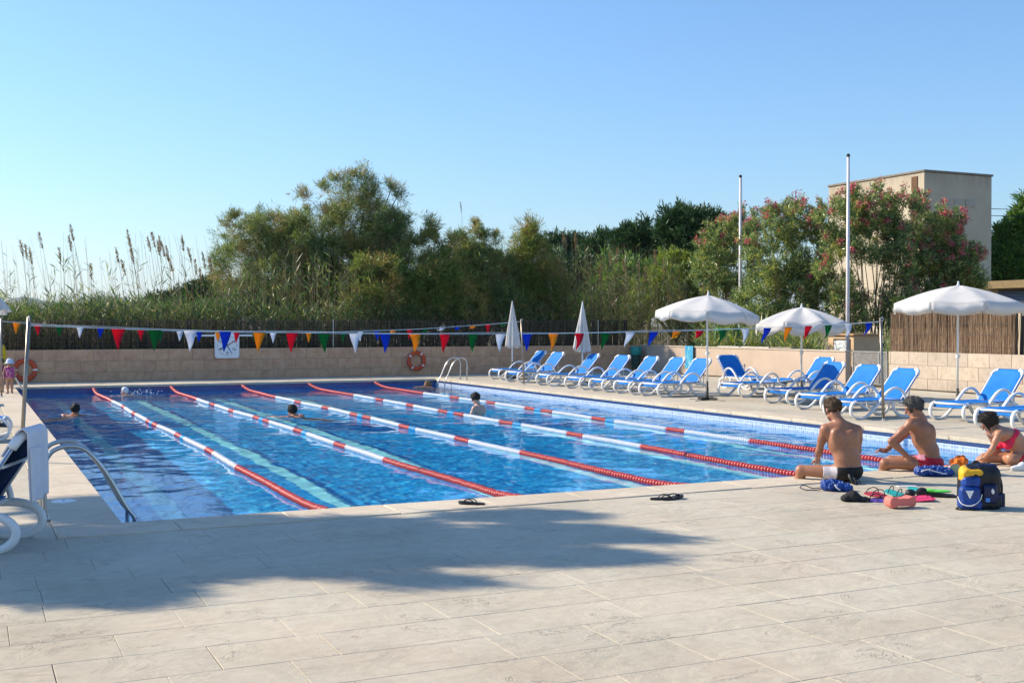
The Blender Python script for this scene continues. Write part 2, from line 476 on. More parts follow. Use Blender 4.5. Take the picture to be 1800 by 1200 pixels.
# ------------------------------------------------------------------ walls, fences, gate and buildings
M_BLOCK = None
def sandstone(name, a, b, c_):
    m = N(name); oi = m.n('ObjectInfo'); v = m.coord('Object')
    ofs = m.n('VectorMath', operation='ADD'); m.t.links.new(v, ofs.inputs[0])
    cmb = m.n('CombineXYZ'); m.t.links.new(m.math('MULTIPLY', oi.outputs['Random'], 53.0), cmb.inputs[0]); m.t.links.new(cmb.outputs[0], ofs.inputs[1])
    n1 = m.noise(ofs.outputs[0], 3.5, 6, 0.65)
    col = m.ramp(n1, [(0.28, a), (0.5, b), (0.72, c_)])
    col = m.mix(0.5, col, m.ramp(oi.outputs['Random'], [(0, (0.42, 0.42, 0.43)), (1, (0.58, 0.56, 0.53))]), 'OVERLAY')
    st = m.noise(m.coord('Generated', (1.5, 1.5, 0.6)), 4, 4)
    col = m.mix(m.math('MULTIPLY', m.ramp(st, [(0.55, (0, 0, 0)), (0.75, (1, 1, 1))]), 0.35), col, (0.22, 0.17, 0.13))
    return m.done(m.bsdf(col, 0.9, m.bump(m.noise(ofs.outputs[0], 45, 5), 0.35, 0.006), 0.15))
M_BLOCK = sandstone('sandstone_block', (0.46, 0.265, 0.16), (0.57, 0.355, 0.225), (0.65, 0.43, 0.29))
M_BLOCK2 = sandstone('pale_sandstone_block', (0.46, 0.385, 0.30), (0.53, 0.45, 0.36), (0.59, 0.50, 0.41))
M_MORTAR = simple('mortar', (0.30, 0.24, 0.18), 0.95, 0.1, 0.15, 15)
M_PLASTER = simple('render_plaster', (0.53, 0.42, 0.33), 0.9, 0.15, 0.07, 1.5, 0.25, 90)
M_CONC = simple('grey_concrete', (0.33, 0.30, 0.26), 0.9, 0.15, 0.2, 3, 0.3, 50)
M_WHITE = simple('white_paint', (0.78, 0.78, 0.76), 0.4, 0.5, 0.03, 3)
M_STEEL = simple('steel_tube', (0.55, 0.54, 0.52), 0.28, 0.5, 0.08, 8, Metallic=1.0)
M_GALV = simple('galvanised_steel', (0.42, 0.41, 0.39), 0.45, 0.5, 0.15, 6, Metallic=0.85)
M_DARK = simple('dark_steel', (0.03, 0.03, 0.032), 0.5, 0.4, 0.2)

def block_wall(root, axis, a0, a1, face, thick, courses, bl, mat, vis0, vis1, seed, z0=0.0):
    """courses of separate blocks over a recessed mortar core; those outside vis0..vis1 are joined"""
    r = random.Random(seed)
    def put(mb, u0, u1, w0, w1, z0_, z1_, bev=0.004):
        if axis == 'x': mb.box((u0, w0, z0_), (u1, w1, z1_), bev)
        else: mb.box((w0, u0, z0_), (w1, u1, z1_), bev)
    zt = z0
    rest = MB()
    for i, hgt in enumerate(courses):
        u = a0 - (bl * 0.5 if i % 2 else 0)
        while u < a1 - 1e-3:
            v0, v1 = max(u, a0), min(u + bl, a1)
            if v1 - v0 > 0.05:
                dd = r.uniform(-0.004, 0.004)
                cu, cz = (v0 + v1) / 2, zt + hgt / 2
                if v1 > vis0 and v0 < vis1:
                    mb = MB(); put(mb, v0 - cu + .004, v1 - cu - .004, dd, thick + dd, -hgt / 2 + .004, hgt / 2 - (.004 if i < len(courses) - 1 else 0))
                    o = mb.build('block', mat, root)
                    o.location = (cu, face, cz) if axis == 'x' else (face, cu, cz)
                else:
                    put(rest, v0 + .004, v1 - .004, face + dd, face + thick + dd, zt + .004, zt + hgt - .004, 0)
            u += bl
        zt += hgt
    core = MB(); put(core, a0 + .01, a1 - .01, face + 0.010, face + thick - 0.010, z0, zt - 0.012, 0)
    core.build('mortar_core', M_MORTAR, root)
    if rest.v: tag(rest.build('blockwork', mat, root), kind='stuff')
BW = 28.0
bwall = thing('block_wall', 'low sandstone block wall in shade behind the far end of the pool', 'wall')
block_wall(bwall, 'x', -9.0, 22.5, BW, 0.2, (0.28, 0.36, 0.36), 0.76, M_BLOCK, -1.5, 22.5, 1)
RX = 22.5
ya = on_x(1562, 620, RX).y; yb = -3.0
rwall = thing('block_wall', 'pale sunlit sandstone block wall under the brown brushwood on the right', 'wall')
block_wall(rwall, 'y', yb, ya, RX, 0.2, (0.30, 0.36, 0.36), 0.70, M_BLOCK2, on_x(1800, 620, RX).y - 1, ya, 2)

yp = on_x(1486.5, 617, RX).y
pw = thing('plastered_wall', 'smooth peach plastered wall behind the loungers with a thin ledge on top', 'wall')
mb = MB(); mb.box((RX, yp, 0), (RX + 0.2, BW - 0.002, 0.97), 0.006); mb.build('wall_body', M_PLASTER, pw)
mb = MB(); mb.box((RX - 0.025, yp - 0.01, 0.972), (RX + 0.225, BW - 0.002, 1.01), 0.006); mb.build('ledge', simple('pale_ledge', (0.60, 0.52, 0.42), 0.9, 0.1, 0.15, 4), pw)
for k, (p0, p1) in enumerate(((1262, 1300), (1303, 1352), (1356, 1392))):
    y0, y1 = on_x(p1, 615, RX).y, on_x(p0, 615, RX).y
    mb = MB(); mb.box((RX - 0.03, y0, 1.012), (RX + 0.26, y1, 1.045 + 0.008 * k), 0.006)
    o = mb.build('cap_slab', simple('cap_slab_%d' % k, [(0.66, 0.63, 0.57), (0.58, 0.53, 0.46), (0.30, 0.26, 0.21)][k], 0.9, 0.1, 0.15, 5), pw)

# gate
gate = thing('metal_gate', 'grey wire mesh metal gate between the plastered wall and the block wall', 'gate')
g0, g1 = on_x(1499, 620, RX + .1).y, on_x(1560, 620, RX + .1).y
gm = on_x(1545, 620, RX + .1).y
mb = MB()
for z in (0.06, 0.99): mb.box((RX + .08, g1, z - .02), (RX + .12, g0, z + .02))
for y in (g0 - .02, gm, g1 + .02): mb.box((RX + .081, y - .02, 0.03), (RX + .119, y + .02, 1.008))
mb.build('gate_frame', M_GALV, gate)
mb = MB(); mb.box((RX + .095, gm + .02, 0.08), (RX + .105, g0 - .04, 0.97)); mb.build('sheet', simple('gate_sheet', (0.20, 0.19, 0.18), 0.6, 0.4, 0.2, 9), gate)
mb = MB()
n_ = 8
for k in range(1, n_): 
    y = g1 + .04 + (gm - g1 - .06) * k / n_; mb.box((RX + .097, y - .008, .08), (RX + .103, y + .008, .97))
for k in range(1, 17): 
    z = .08 + .89 * k / 17; mb.box((RX + .096, g1 + .04, z - .008), (RX + .104, gm - .02, z + .008))
mb.build('lattice', M_GALV, gate)
mb = MB(); mb.tube([(RX + .06, g0 - .12, .62), (RX + .03, g0 - .12, .62), (RX + .03, g0 - .2, .62)], .012, 6); mb.build('handle', M_DARK, gate)

# brushwood fences
def brush_mat(name, a, b, c_):
    m = N(name); g = m.n('NewGeometry')
    c = m.ramp(g.outputs['Random Per Island'], [(0, a), (0.5, b), (1, c_)])
    c = m.mix(0.6, c, m.ramp(m.noise(m.coord('Object', (1.2, 1.2, 0.4)), 1.5, 4), [(0.3, (0.36, 0.36, 0.36)), (0.7, (0.6, 0.58, 0.55))]), 'OVERLAY')
    return m.done(m.bsdf(c, 0.9, None, 0.15))
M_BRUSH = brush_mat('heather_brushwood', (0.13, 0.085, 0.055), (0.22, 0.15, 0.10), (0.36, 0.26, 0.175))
M_BRUSH_D = brush_mat('old_brushwood', (0.038, 0.032, 0.023), (0.085, 0.068, 0.047), (0.20, 0.165, 0.12))  # darker twig colours: the far fence's backlit shade is put into the tone
M_WIRE = simple('fence_wire', (0.16, 0.14, 0.12), 0.6, 0.4, 0.2)
def brush_panel(name, parent, axis, a0, a1, w, z0, z1, mat, dens, seed):
    """thin twigs standing side by side in layers"""
    r = np.random.default_rng(seed); n = int((a1 - a0) * dens)
    u = r.uniform(a0, a1, n); lay = r.uniform(-0.025, 0.025, n)
    zb = z0 + r.uniform(0, 0.25, n) * (r.random(n) < 0.4); zt = z1 + r.normal(0, 0.018, n); zt[r.random(n) < .35] -= r.uniform(0.1, 0.6)
    lean = r.normal(0, 0.035, n); wd = r.uniform(0.004, 0.011, n)
    V = np.zeros((n, 6, 3)); s = np.array([[-1, 0], [0.5, 0.87], [0.5, -0.87]])
    ax, bx = (0, 1) if axis == 'x' else (1, 0)
    for k in range(3):
        V[:, k, ax] = u + s[k, 0] * wd; V[:, k, bx] = w + lay + s[k, 1] * wd; V[:, k, 2] = zb
        V[:, 3 + k, ax] = u + lean + s[k, 0] * wd * .7; V[:, 3 + k, bx] = w + lay * 1.3 + s[k, 1] * wd * .7; V[:, 3 + k, 2] = zt
    base = np.arange(n)[:, None] * 6
    Q = np.concatenate([base + np.array(q) for q in ((0, 1, 4, 3), (1, 2, 5, 4), (2, 0, 3, 5))])
    return tag(quads_obj(name, V.reshape(-1, 3), Q, mat, parent), kind='stuff')
bf = thing('brushwood_fence', 'long dark brushwood fence standing above the far block wall', 'fence')
FY = 28.5
edges = [-9, -5, -1.2] + [on_y(p, 585, FY).x for p in (245, 331, 461, 585, 704, 830, 940, 1050)] + [22.2]
for i, (a, b_) in enumerate(zip(edges[:-1], edges[1:])):
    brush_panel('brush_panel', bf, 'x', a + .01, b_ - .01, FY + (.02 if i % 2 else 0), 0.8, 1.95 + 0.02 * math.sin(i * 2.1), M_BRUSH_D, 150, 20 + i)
mb = MB()
for z in np.arange(0.98, 1.95, 0.13): mb.tube([(-9, FY - .045, z), (7, FY - .047, z + .01), (22.2, FY - .045, z)], .004, 4)
mb.build('tie_wire', M_WIRE, bf)
for i, a in enumerate(edges[1:]):
    mb = MB(); mb.tube([(a, FY - 0.06 + (0.11 if i not in (5, 9) else 0), 0), (a, FY - .06 + (0.11 if i not in (5, 9) else 0), 1.98)], .022, 8); mb.build('post', M_GALV if i in (5, 9) else M_DARK, bf)
bf2 = thing('brushwood_fence', 'brown sunlit brushwood screen above the pale block wall', 'fence')
y1, y0 = on_x(1567, 580, RX + .3).y, on_x(1786, 580, RX + .3).y
st = np.linspace(y0, y1, 4)
for i in range(3): brush_panel('brush_panel', bf2, 'y', st[i], st[i + 1], RX + .3, 0.85, 2.10, M_BRUSH, 620, 40 + i)
mb = MB()
for z in (1.2, 1.5, 1.8): mb.tube([(RX + .262, y0, z), (RX + .262, y1, z + .01)], .004, 4)
mb.build('tie_wire', M_WIRE, bf2)
for y in st: 
    mb = MB(); mb.tube([(RX + .34, y, 0), (RX + .34, y, 2.06)], .025, 8); mb.build('post', M_DARK, bf2)
bf3 = thing('brushwood_fence', 'paler greyish brushwood screen at the right edge beyond the brown one', 'fence')
brush_panel('brush_panel', bf3, 'y', y0 - 4.5, y0 - .05, RX + .45, 0.85, 2.12, brush_mat('grey_brushwood', (0.12, 0.11, 0.08), (0.24, 0.22, 0.17), (0.36, 0.33, 0.26)), 300, 51)
mb = MB(); mb.tube([(RX + .40, y0 - .03, 0), (RX + .40, y0 - .1, 2.15)], .03, 8); mb.build('post', M_DARK, bf3)

# pump house
ph = thing('pump_house', 'small flat roofed peach pump house with a white door behind the wall', 'hut')
M_PEACH = simple('peach_render', (0.66, 0.46, 0.28), 0.9, 0.15, 0.06, 3, 0.2, 80)
mb = MB(); mb.box((24.0, 17.7, 0), (25.05, 18.9, 1.44), .006); mb.build('wall', M_PEACH, ph)
mb = MB(); mb.box((23.93, 17.63, 1.442), (25.12, 18.97, 1.50), .006); mb.build('roof', simple('peach_roof_edge', (0.50, 0.30, 0.17), 0.9, 0.1, 0.15, 6), ph)
mb = MB(); mb.box((23.965, 17.86, 0.1), (23.998, 18.62, 1.34), .004); fr = mb.build('door_frame', simple('dark_frame', (0.10, 0.08, 0.06), 0.7), ph)
mb = MB(); mb.box((23.94, 17.92, 0.12), (23.963, 18.56, 1.28), .004); d_ = mb.build('door', M_WHITE, ph)
mb = MB(); mb.tube([(23.93, 17.99, .9), (23.90, 17.99, .9), (23.90, 17.99, .98)], .01, 6); mb.build('handle', M_DARK, d_)

# green louvred cabinet behind the wall
gc = thing('louvred_cabinet', 'green louvred metal cabinet behind the plastered wall beside the oleanders', 'cabinet')
M_GREEN = simple('green_paint', (0.04, 0.30, 0.16), 0.5, 0.4, 0.1)
xg = 23.6
yg0, yg1 = on_x(1283, 590, xg).y, on_x(1256, 590, xg).y
mb = MB()
mb.box((xg, yg0, 0), (xg + .5, yg0 + .05, 1.68)); mb.box((xg, yg1 - .06, 0), (xg + .5, yg1, 1.68)); mb.box((xg + .001, yg0 + .05, 1.60), (xg + .5, yg1 - .06, 1.679)); mb.box((xg + .3, yg0 + .05, 0), (xg + .49, yg1 - .06, 1.6))
mb.build('cabinet_frame', M_GREEN, gc)
for k in range(26):
    z = 0.05 + k * 0.06
    b = MB(); b.box((-.02, yg0 + .052, -.004), (.05, yg1 - .062, .004)); o = b.build('slat', M_GREEN, gc); o.location = (xg + .06, 0, z); o.rotation_euler = (0, math.radians(35), 0)

# blue notice board, bin, tap posts
bb = thing('notice_board', 'tall light blue board with a dark edge fixed to the peach wall', 'board')
y0_, y1_ = on_x(1221, 630, RX).y, on_x(1206.5, 630, RX).y
m = N('blue_print'); v = m.coord('Generated'); 
M_BLUEP = m.done(m.bsdf(m.ramp(m.noise(v, 3.2, 3), [(0.3, (0.04, 0.28, 0.55)), (0.55, (0.10, 0.45, 0.68)), (0.75, (0.42, 0.66, 0.62))]), 0.35))
mb = MB(); mb.box((RX - .06, y0_, .22), (RX - .03, y1_, 1.02), .004); mb.build('board_panel', M_BLUEP, bb)
mb = MB(); mb.box((RX - .075, y0_ - .03, .20), (RX - .028, y0_ - .001, 1.0), .004); mb.build('edge_strip', M_DARK, bb)
bp = on_y(1118, 640, BW - .3)
bn = thing('litter_bin', 'teal lined litter bin standing in the shaded corner of the far wall', 'bin', (bp.x, bp.y, 0))
b = MB(); b.lathe([(.15, 0.10), (.155, .12), (.19, .72), (.18, .72), (.15, .14)], 20); b.build('bucket', simple('dark_green_plastic', (0.02, 0.06, 0.05), 0.5), bn, auto=40)
b = MB(); b.lathe([(.19, .64), (.205, .66), (.215, .93), (.21, .95), (.195, .93), (.185, .70)], 20, cap=False); b.build('liner', simple('teal_liner', (0.02, 0.30, 0.27), 0.45), bn, auto=40)
b = MB(); b.tube([(0, 0, 0), (0, 0, .16)], .03, 8); b.box((-.12, -.12, 0), (.12, .12, .02)); b.build('stand', M_DARK, bn)
for px, py, lab in ((1179.5, 661, 'short white post standing under the blue board'), (1308, 668, 'short white post beside the dark blue turned lounger')):
    p = on_ground(px, py)
    t = thing('bollard', lab, 'post', (p.x, p.y, 0), 0, 'short white posts by the wall')
    b = MB(); b.lathe([(.05, 0), (.05, .012), (.034, .02), (.034, .44)], 14); b.build('shaft', M_WHITE, t, auto=35)
    b = MB(); b.lathe([(.038, .442), (.042, .45), (.042, .50), (.03, .52)], 14); b.build('cap', simple('grey_cap', (0.35, 0.34, 0.33), 0.5), t, auto=35)

# clock on its bar
cp = on_y(399, 607, BW - .06)
ck = thing('pace_clock', 'square white swimming pace clock hanging over the fence and far wall', 'clock', (cp.x, BW - .03, 0))
b = MB()
bm = bmesh.new()
def rrect(w, z0, z1, r, n=6):
    out = []
    for cx_, cz, a0 in ((w / 2 - r, z1 - r, 0), (-w / 2 + r, z1 - r, 90), (-w / 2 + r, z0 + r, 180), (w / 2 - r, z0 + r, 270)):
        for k in range(n + 1):
            a = math.radians(a0 + 90 * k / n); out.append((cx_ + r * math.cos(a), cz + r * math.sin(a)))
    return out
RXM = Matrix(((1, 0, 0, 0), (0, 0, 1, 0), (0, 1, 0, 0), (0, 0, 0, 1)))      # polygon x,z extruded along y
CZ = 1.74 - (607 - 573) * cp.y / F_PX * 1.0
dcl = (CAMV - Vector(cp)).length
CZ = cp.z
b.prism(rrect(.80, CZ - .42, CZ + .42, .09), -.05, 0.0, RXM); b.build('casing', simple('clock_white', (0.74, 0.76, 0.80), 0.35, 0.5, 0.03), ck)
b = MB(); b.prism(rrect(.72, CZ - .38, CZ + .38, .07), -.056, -.051, RXM); face = b.build('dial', simple('dial_white', (0.80, 0.82, 0.85), 0.3, 0.5, 0.02), ck)
b = MB()
for k in range(60):
    a = 2 * math.pi * k / 60; L = .03 if k % 5 else .045; w_ = .003 if k % 5 else .007
    for_r = (.335 - L, .335)
    d = Vector((math.sin(a), 0, math.cos(a))); s_ = Vector((math.cos(a), 0, -math.sin(a)))
    o_ = Vector((0, -.0585, CZ))
    vs_ = [o_ + d * for_r[0] - s_ * w_, o_ + d * for_r[0] + s_ * w_, o_ + d * for_r[1] + s_ * w_, o_ + d * for_r[1] - s_ * w_]
    b.add(vs_, [(0, 1, 2, 3)])
b.build('minute_marks', simple('dial_ink', (0.02, 0.03, 0.06), 0.5), face)['kind'] = 'stuff'
for txt, k in (('60', 0), ('10', 10), ('20', 20), ('30', 30), ('40', 40), ('50', 50)):
    cu = bpy.data.curves.new('numeral', 'FONT'); cu.body = txt; cu.size = .11; cu.align_x = cu.align_y = 'CENTER'; cu.extrude = .001
    tmp = bpy.data.objects.new('tmp', cu); COL.objects.link(tmp)
    me = bpy.data.meshes.new_from_object(tmp.evaluated_get(bpy.context.evaluated_depsgraph_get())); bpy.data.objects.remove(tmp)
    a = 2 * math.pi * k / 60
    o = link_mesh('numeral', me, bpy.data.materials['dial_ink'], face); o.rotation_euler = (math.pi / 2, 0, 0); o.location = (.245 * math.sin(a), -.0585, CZ + .245 * math.cos(a))
def hand(name, ang, L, back, w, mat, y):
    d = Vector((math.sin(ang), 0, math.cos(ang))); s_ = Vector((math.cos(ang), 0, -math.sin(ang))); o_ = Vector((0, y, CZ))
    b = MB(); 
    p = [o_ - d * back - s_ * w, o_ - d * back + s_ * w, o_ + d * L * .8 + s_ * w * .8, o_ + d * L, o_ + d * L * .8 - s_ * w * .8]
    q = [v_ + Vector((0, -.004, 0)) for v_ in p]
    b.add(p + q, [(0, 1, 2, 3, 4), (9, 8, 7, 6, 5)] + [(i, (i + 1) % 5, 5 + (i + 1) % 5, 5 + i) for i in range(5)])
    b.build(name, mat, ck)
INK_R, INK_B, INK_K = simple('red_hand', (0.28, 0.02, 0.03), 0.4), simple('blue_hand', (0.01, 0.13, 0.42), 0.4), simple('black_hand', (0.01, 0.01, 0.02), 0.4)
hand('red_hand', math.radians(59), .31, 0.0, .016, INK_R, -.062); hand('black_hand', math.radians(243), .31, 0.0, .016, INK_K, -.062)
hand('blue_hand', math.radians(150), .32, 0.0, .015, INK_B, -.067); hand('green_hand', math.radians(330), .28, 0, .015, simple('green_hand', (0.02, 0.25, 0.12), 0.4), -.067)
b = MB(); b.box((-1.0, -.02, CZ + .30), (-.402, .0, CZ + .36), .004); b.build('mounting_bar', M_WHITE, ck); b = MB(); b.box((.402, -.02, CZ + .30), (1.12, .0, CZ + .36), .004); b.build('mounting_bar', M_WHITE, ck)
b = MB(); b.tube([(-.9, .01, 0.0), (-.9, .01, CZ + .34)], .02, 8); b.tube([(1.0, .01, 0.0), (1.0, .01, CZ + .34)], .02, 8)

# lifebuoys on the wall
M_BUOY = simple('lifebuoy_orange', (0.52, 0.075, 0.025), 0.5, 0.4, 0.12, 5)
M_ROPE = simple('pale_rope', (0.55, 0.50, 0.42), 0.8, 0.2, 0.1)
def lifebuoy(px, py, lab, rot):
    p = on_y(px, py, BW - .07)
    t = thing('lifebuoy', lab, 'lifebuoy', (p.x, p.y, p.z), 0, 'orange lifebuoys on the far wall')
    n = 40; R = .29; pts = [(R * math.cos(2 * math.pi * k / n), 0, R * math.sin(2 * math.pi * k / n)) for k in range(n)]
    b = MB(); b.tube(pts, .062, 12, True, (1.25, .9)); b.build('ring', M_BUOY, t, True)
    for q in range(4):
        a = rot + q * math.pi / 2
        arc = [(R * math.cos(a + da), 0, R * math.sin(a + da)) for da in (-.09, -.03, .03, .09)]
        b = MB(); b.tube(arc, .066, 12, False, (1.25, .95)); b.build('white_band', M_WHITE, t, True)
    pts = []
    for k in range(48):
        a = rot + 2 * math.pi * k / 48; rr_ = .375 + .022 * math.cos(4 * (a - rot) + math.pi)
        pts.append((rr_ * math.cos(a), -.02, rr_ * math.sin(a)))
    b = MB(); b.tube(pts, .006, 5, True); b.build('grab_line', M_ROPE, t)
    b = MB(); b.tube([(0, .02, .36), (0, .06, .36)], .012, 6); b.tube([(0, .02, .36), (0, .0, .385)], .01, 6); b.build('hook', M_DARK, t)
lifebuoy(44, 650, 'orange lifebuoy hanging on the wall behind the children', 0.0)
lifebuoy(732, 634, 'orange lifebuoy hanging on the wall left of the pool ladder', 0.95)

# tower, right-hand building
def tower_mat():
    m = N('weathered_render'); v = m.coord('Object')
    c = m.ramp(m.noise(v, 0.5, 5, .6), [(0.3, (0.52, 0.44, 0.325)), (0.7, (0.62, 0.54, 0.41))])
    sx = m.n('SeparateXYZ'); m.t.links.new(v, sx.inputs[0])
    stn = m.noise(m.coord('Object', (2.2, 2.2, .18)), 1.4, 5, .7)
    top = m.ramp(m.math('MULTIPLY', m.math('SUBTRACT', 10.2, sx.outputs[2]), .5), [(0.0, (1, 1, 1)), (0.55, (0, 0, 0))])
    c = m.mix(m.math('MULTIPLY', m.math('MULTIPLY', top, m.ramp(stn, [(0.35, (0, 0, 0)), (0.65, (1, 1, 1))])), .65), c, (0.18, 0.15, 0.12))
    return m.done(m.bsdf(c, 0.95, m.bump(m.noise(v, 12, 4), 0.2, 0.02), 0.1))
c0 = at_dist(1625, 298, 62.0); TH = c0.z
tw = thing('tower_building', 'tall windowless cream tower with grey patches rising behind the oleanders', 'tower', (c0.x, c0.y, 0))
M_TOW = tower_mat()
mb = MB(); mb.box((0, 0, -.2), (4.95, 7.6, TH - .12), .03); mb.build('wall', M_TOW, tw)
mb = MB(); mb.box((-.06, -.06, TH - .118), (5.01, 7.66, TH), .02); mb.build('parapet', simple('parapet_grey', (0.25, 0.22, 0.18), .9, .1, .2), tw)
pt = on_x(1608, 318, c0.x)
nb = MB(); nb.box((-.04, pt.y - c0.y - .22, TH - 1.05), (-.002, pt.y - c0.y + .22, TH - .30), .004); nb.build('niche', simple('niche_dark', (0.16, 0.085, 0.045), .9), tw)
nb = MB(); nb.tube([(-.06, pt.y - c0.y, TH - .95), (-.1, pt.y - c0.y, TH - 1.1), (-.1, pt.y - c0.y, TH - 5)], .06, 8); nb.build('drain_pipe', simple('rust_pipe', (0.30, 0.13, 0.06), .8), tw)
M_PATCH = simple('grey_patch', (0.47, 0.42, 0.34), .9, .1, .08)
for p0, p1 in ((1655, 1672), (1677, 1693), (1697, 1713)):
    a, c = on_y(p0, 356, c0.y), on_y(p1, 356, c0.y)
    nb = MB(); nb.box((a.x - c0.x, -.05, a.z - .24), (c.x - c0.x, -.003, a.z + .2), .006); nb.build('patch', M_PATCH, tw)
c1 = at_dist(1741, 520, 46)
hb = thing('pool_building', 'low cream building with a brown flat roof and blue shutters at the right edge', 'building', (c1.x, c1.y, 0))
zt = c1.z + (520 - 509) * 46 / F_PX
M_CREAM = simple('cream_wall', (0.62, 0.52, 0.38), .9, .15, .06, 2)
mb = MB(); mb.box((0, -12, -.1), (8, 0, zt), .01); mb.build('wall', M_CREAM, hb)
mb = MB(); mb.box((-.7, -12.5, zt + .003), (8.6, .9, zt + .30), .01); mb.build('roof', simple('roof_edge', (0.26, 0.19, 0.10), .8, .2, .15), hb)
wz0, wz1 = zt - .50, zt - .06
wnd = MB(); wnd.box((-.035, -11, wz0), (-.003, -.35, wz1), .004); w_ = wnd.build('window', M_WHITE, hb)
M_SHUT = simple('blue_shutter', (0.10, 0.16, 0.34), .5, .4, .08)
for k in range(7):
    z = wz0 + .02 + k * .062
    s_ = MB(); s_.box((-.06, -10.95, z), (-.038, -.42, z + .05), .003); s_.build('shutter_slat', M_SHUT, w_)
# power lines
for k, (pa, pb) in enumerate((((1742, 367), (1830, 373)), ((1742, 379), (1830, 383)))):
    a, c = at_dist(*pa, 63.5), at_dist(pb[0] + 900, pb[1], 80)
    mb = MB(); mb.tube([a.lerp(c, t) + Vector((0, 0, -1.2 * t * (1 - t))) for t in np.linspace(0, 1, 10)], .018, 5)
    tag(mb.build('power_cable', M_DARK), ('upper' if k == 0 else 'lower') + ' power cable running right from the cream tower', 'cable', 'power cables from the tower')

# flagpoles
for px, pb, ptop, dist, lab in ((1301, 612, 308, 42, 'bare white flagpole left, rising between the first two open umbrellas'), (1490, 618, 271, 36.3, 'taller bare white flagpole in front of the cream tower')):
    p = at_dist(px, 573, dist); zt = at_dist(px, ptop, dist).z
    t = thing('flagpole', lab, 'flagpole', (p.x, p.y, 0), 0, 'bare white flagpoles')
    b = MB(); b.tube([(0, 0, 0), (0, 0, 3), (0, 0, zt - .1)], [.062, .058, .045], 14); b.build('pole', simple('pole_white_%d' % px, (0.66, 0.62, 0.62), .4, .5, .06), t, True)
    b = MB(); b.lathe([(.05, zt - .1), (.055, zt - .06), (.055, zt - .02), (.03, zt)], 12); b.build('cap', M_DARK, t)
    b = MB(); b.tube([(0.05, 0, zt - .1), (.45 if px < 1400 else .07, .3 if px < 1400 else 0, zt - 2.6), (1.0 if px < 1400 else .07, .8 if px < 1400 else 0, 1.2)], .004, 4); b.build('halyard', M_ROPE, t)

# hills far away
def hill(name, pxs, dist, mat):
    vs_ = []; fs_ = []
    for px, py in pxs:
        p = at_dist(px, py, dist)
        vs_ += [(p.x, p.y, -2), (p.x * 1.0, p.y, p.z), (p.x * 1.15, p.y * 1.15, p.z * 0.9), (p.x * 1.3, p.y * 1.3, -2)]
    for i in range(len(pxs) - 1):
        a = 4 * i; b_ = a + 4
        for k in range(3): fs_.append((a + k, b_ + k, b_ + k + 1, a + k + 1))
    return struct(mesh_obj(name, vs_, fs_, mat, smooth=True))
hp = [(x, 573 - (20 + 22 * max(0, math.sin((x + 120) / 170)) ** 2 + 14 * math.sin(x / 60 + 1) ** 2 + 4 * math.sin(x / 21))) for x in range(-500, 1000, 20)]
hill('hills', hp, 9500, simple('hillside_scrub', (0.10, 0.13, 0.09), .95, .1, .2, .004))

# ------------------------------------------------------------------ vegetation
def leaf_mat(name, stops, patch=None, pscale=0.9, trans=0.42, rough=0.55):
    """every leaf its own tone; patches of another hue spread through the crown"""
    m = N(name); g = m.n('NewGeometry')
    c = m.ramp(g.outputs['Random Per Island'], stops)
    if patch:
        n1 = m.noise(m.coord('Object'), pscale, 3, .6)
        f = m.ramp(n1, [(patch[1], (0, 0, 0)), (patch[2], (1, 1, 1))])
        rnd = m.n('TexWhiteNoise', noise_dimensions='1D'); m.t.links.new(g.outputs['Random Per Island'], rnd.inputs['W'])
        f = m.math('MULTIPLY', f, m.ramp(rnd.outputs['Value'], [(0.25, (0, 0, 0)), (0.6, (1, 1, 1))]))
        c = m.mix(f, c, patch[0])
    d = m.bsdf(c, rough, None, 0.45)
    tr = m.n('BsdfTranslucent'); m.t.links.new(m.mix(1.0, c, (1.0, 1.0, 0.55), 'MULTIPLY'), tr.inputs[0])
    ad = m.n('MixShader'); ad.inputs[0].default_value = trans
    m.t.links.new(d, ad.inputs[1]); m.t.links.new(tr.outputs[0], ad.inputs[2])
    return m.done(ad.outputs[0])
def unit(a): return a / np.maximum(np.linalg.norm(a, axis=-1, keepdims=True), 1e-9)
def leaves(name, P, D, L, W, mat, parent, rng, kind='stuff'):
    """P base points, D directions, L lengths, W widths -> one mesh of four-cornered leaves, folded slightly"""
    n = len(P); S = unit(np.cross(D, rng.normal(size=(n, 3)))); L = np.asarray(L)[:, None]; W = np.asarray(W)[:, None]
    U = np.cross(S, D)
    V = np.empty((n, 4, 3), np.float32)
    V[:, 0] = P; V[:, 1] = P + D * L * .45 + S * W + U * W * .3; V[:, 2] = P + D * L; V[:, 3] = P + D * L * .45 - S * W + U * W * .3
    Q = np.arange(n * 4).reshape(n, 4)
    o = quads_obj(name, V.reshape(-1, 3), Q, mat, parent)
    if kind: o['kind'] = kind
    return o
def FD(px, extra=0.0):
    """forward distance of the far fence along a sight line, plus extra metres"""
    return 39.18 / (_c - _s * (px - 900) / F_PX) + extra
def WD(px, extra=0.0):
    """the same for the wall on the right"""
    return 23.72 / (_c * (px - 900) / F_PX + _s) + extra
def px_lobes(spec, dist, base=None):
    """(px, py, rx, ry, depth offset) outlines at a distance -> ellipsoids in metres"""
    out = []
    for s_ in spec:
        px, py, rx, ry = s_[:4]; off = s_[4] if len(s_) > 4 else 0
        d = dist + off; c = at_dist(px, py, d); k = d / F_PX
        out.append((np.array(c), np.array([rx * k, (rx + ry) / 2 * k * .9, ry * k])))
    return out
ROTV = np.array([[_c, _s, 0], [-_s, _c, 0], [0, 0, 1]])       # columns: right, forward, up in world
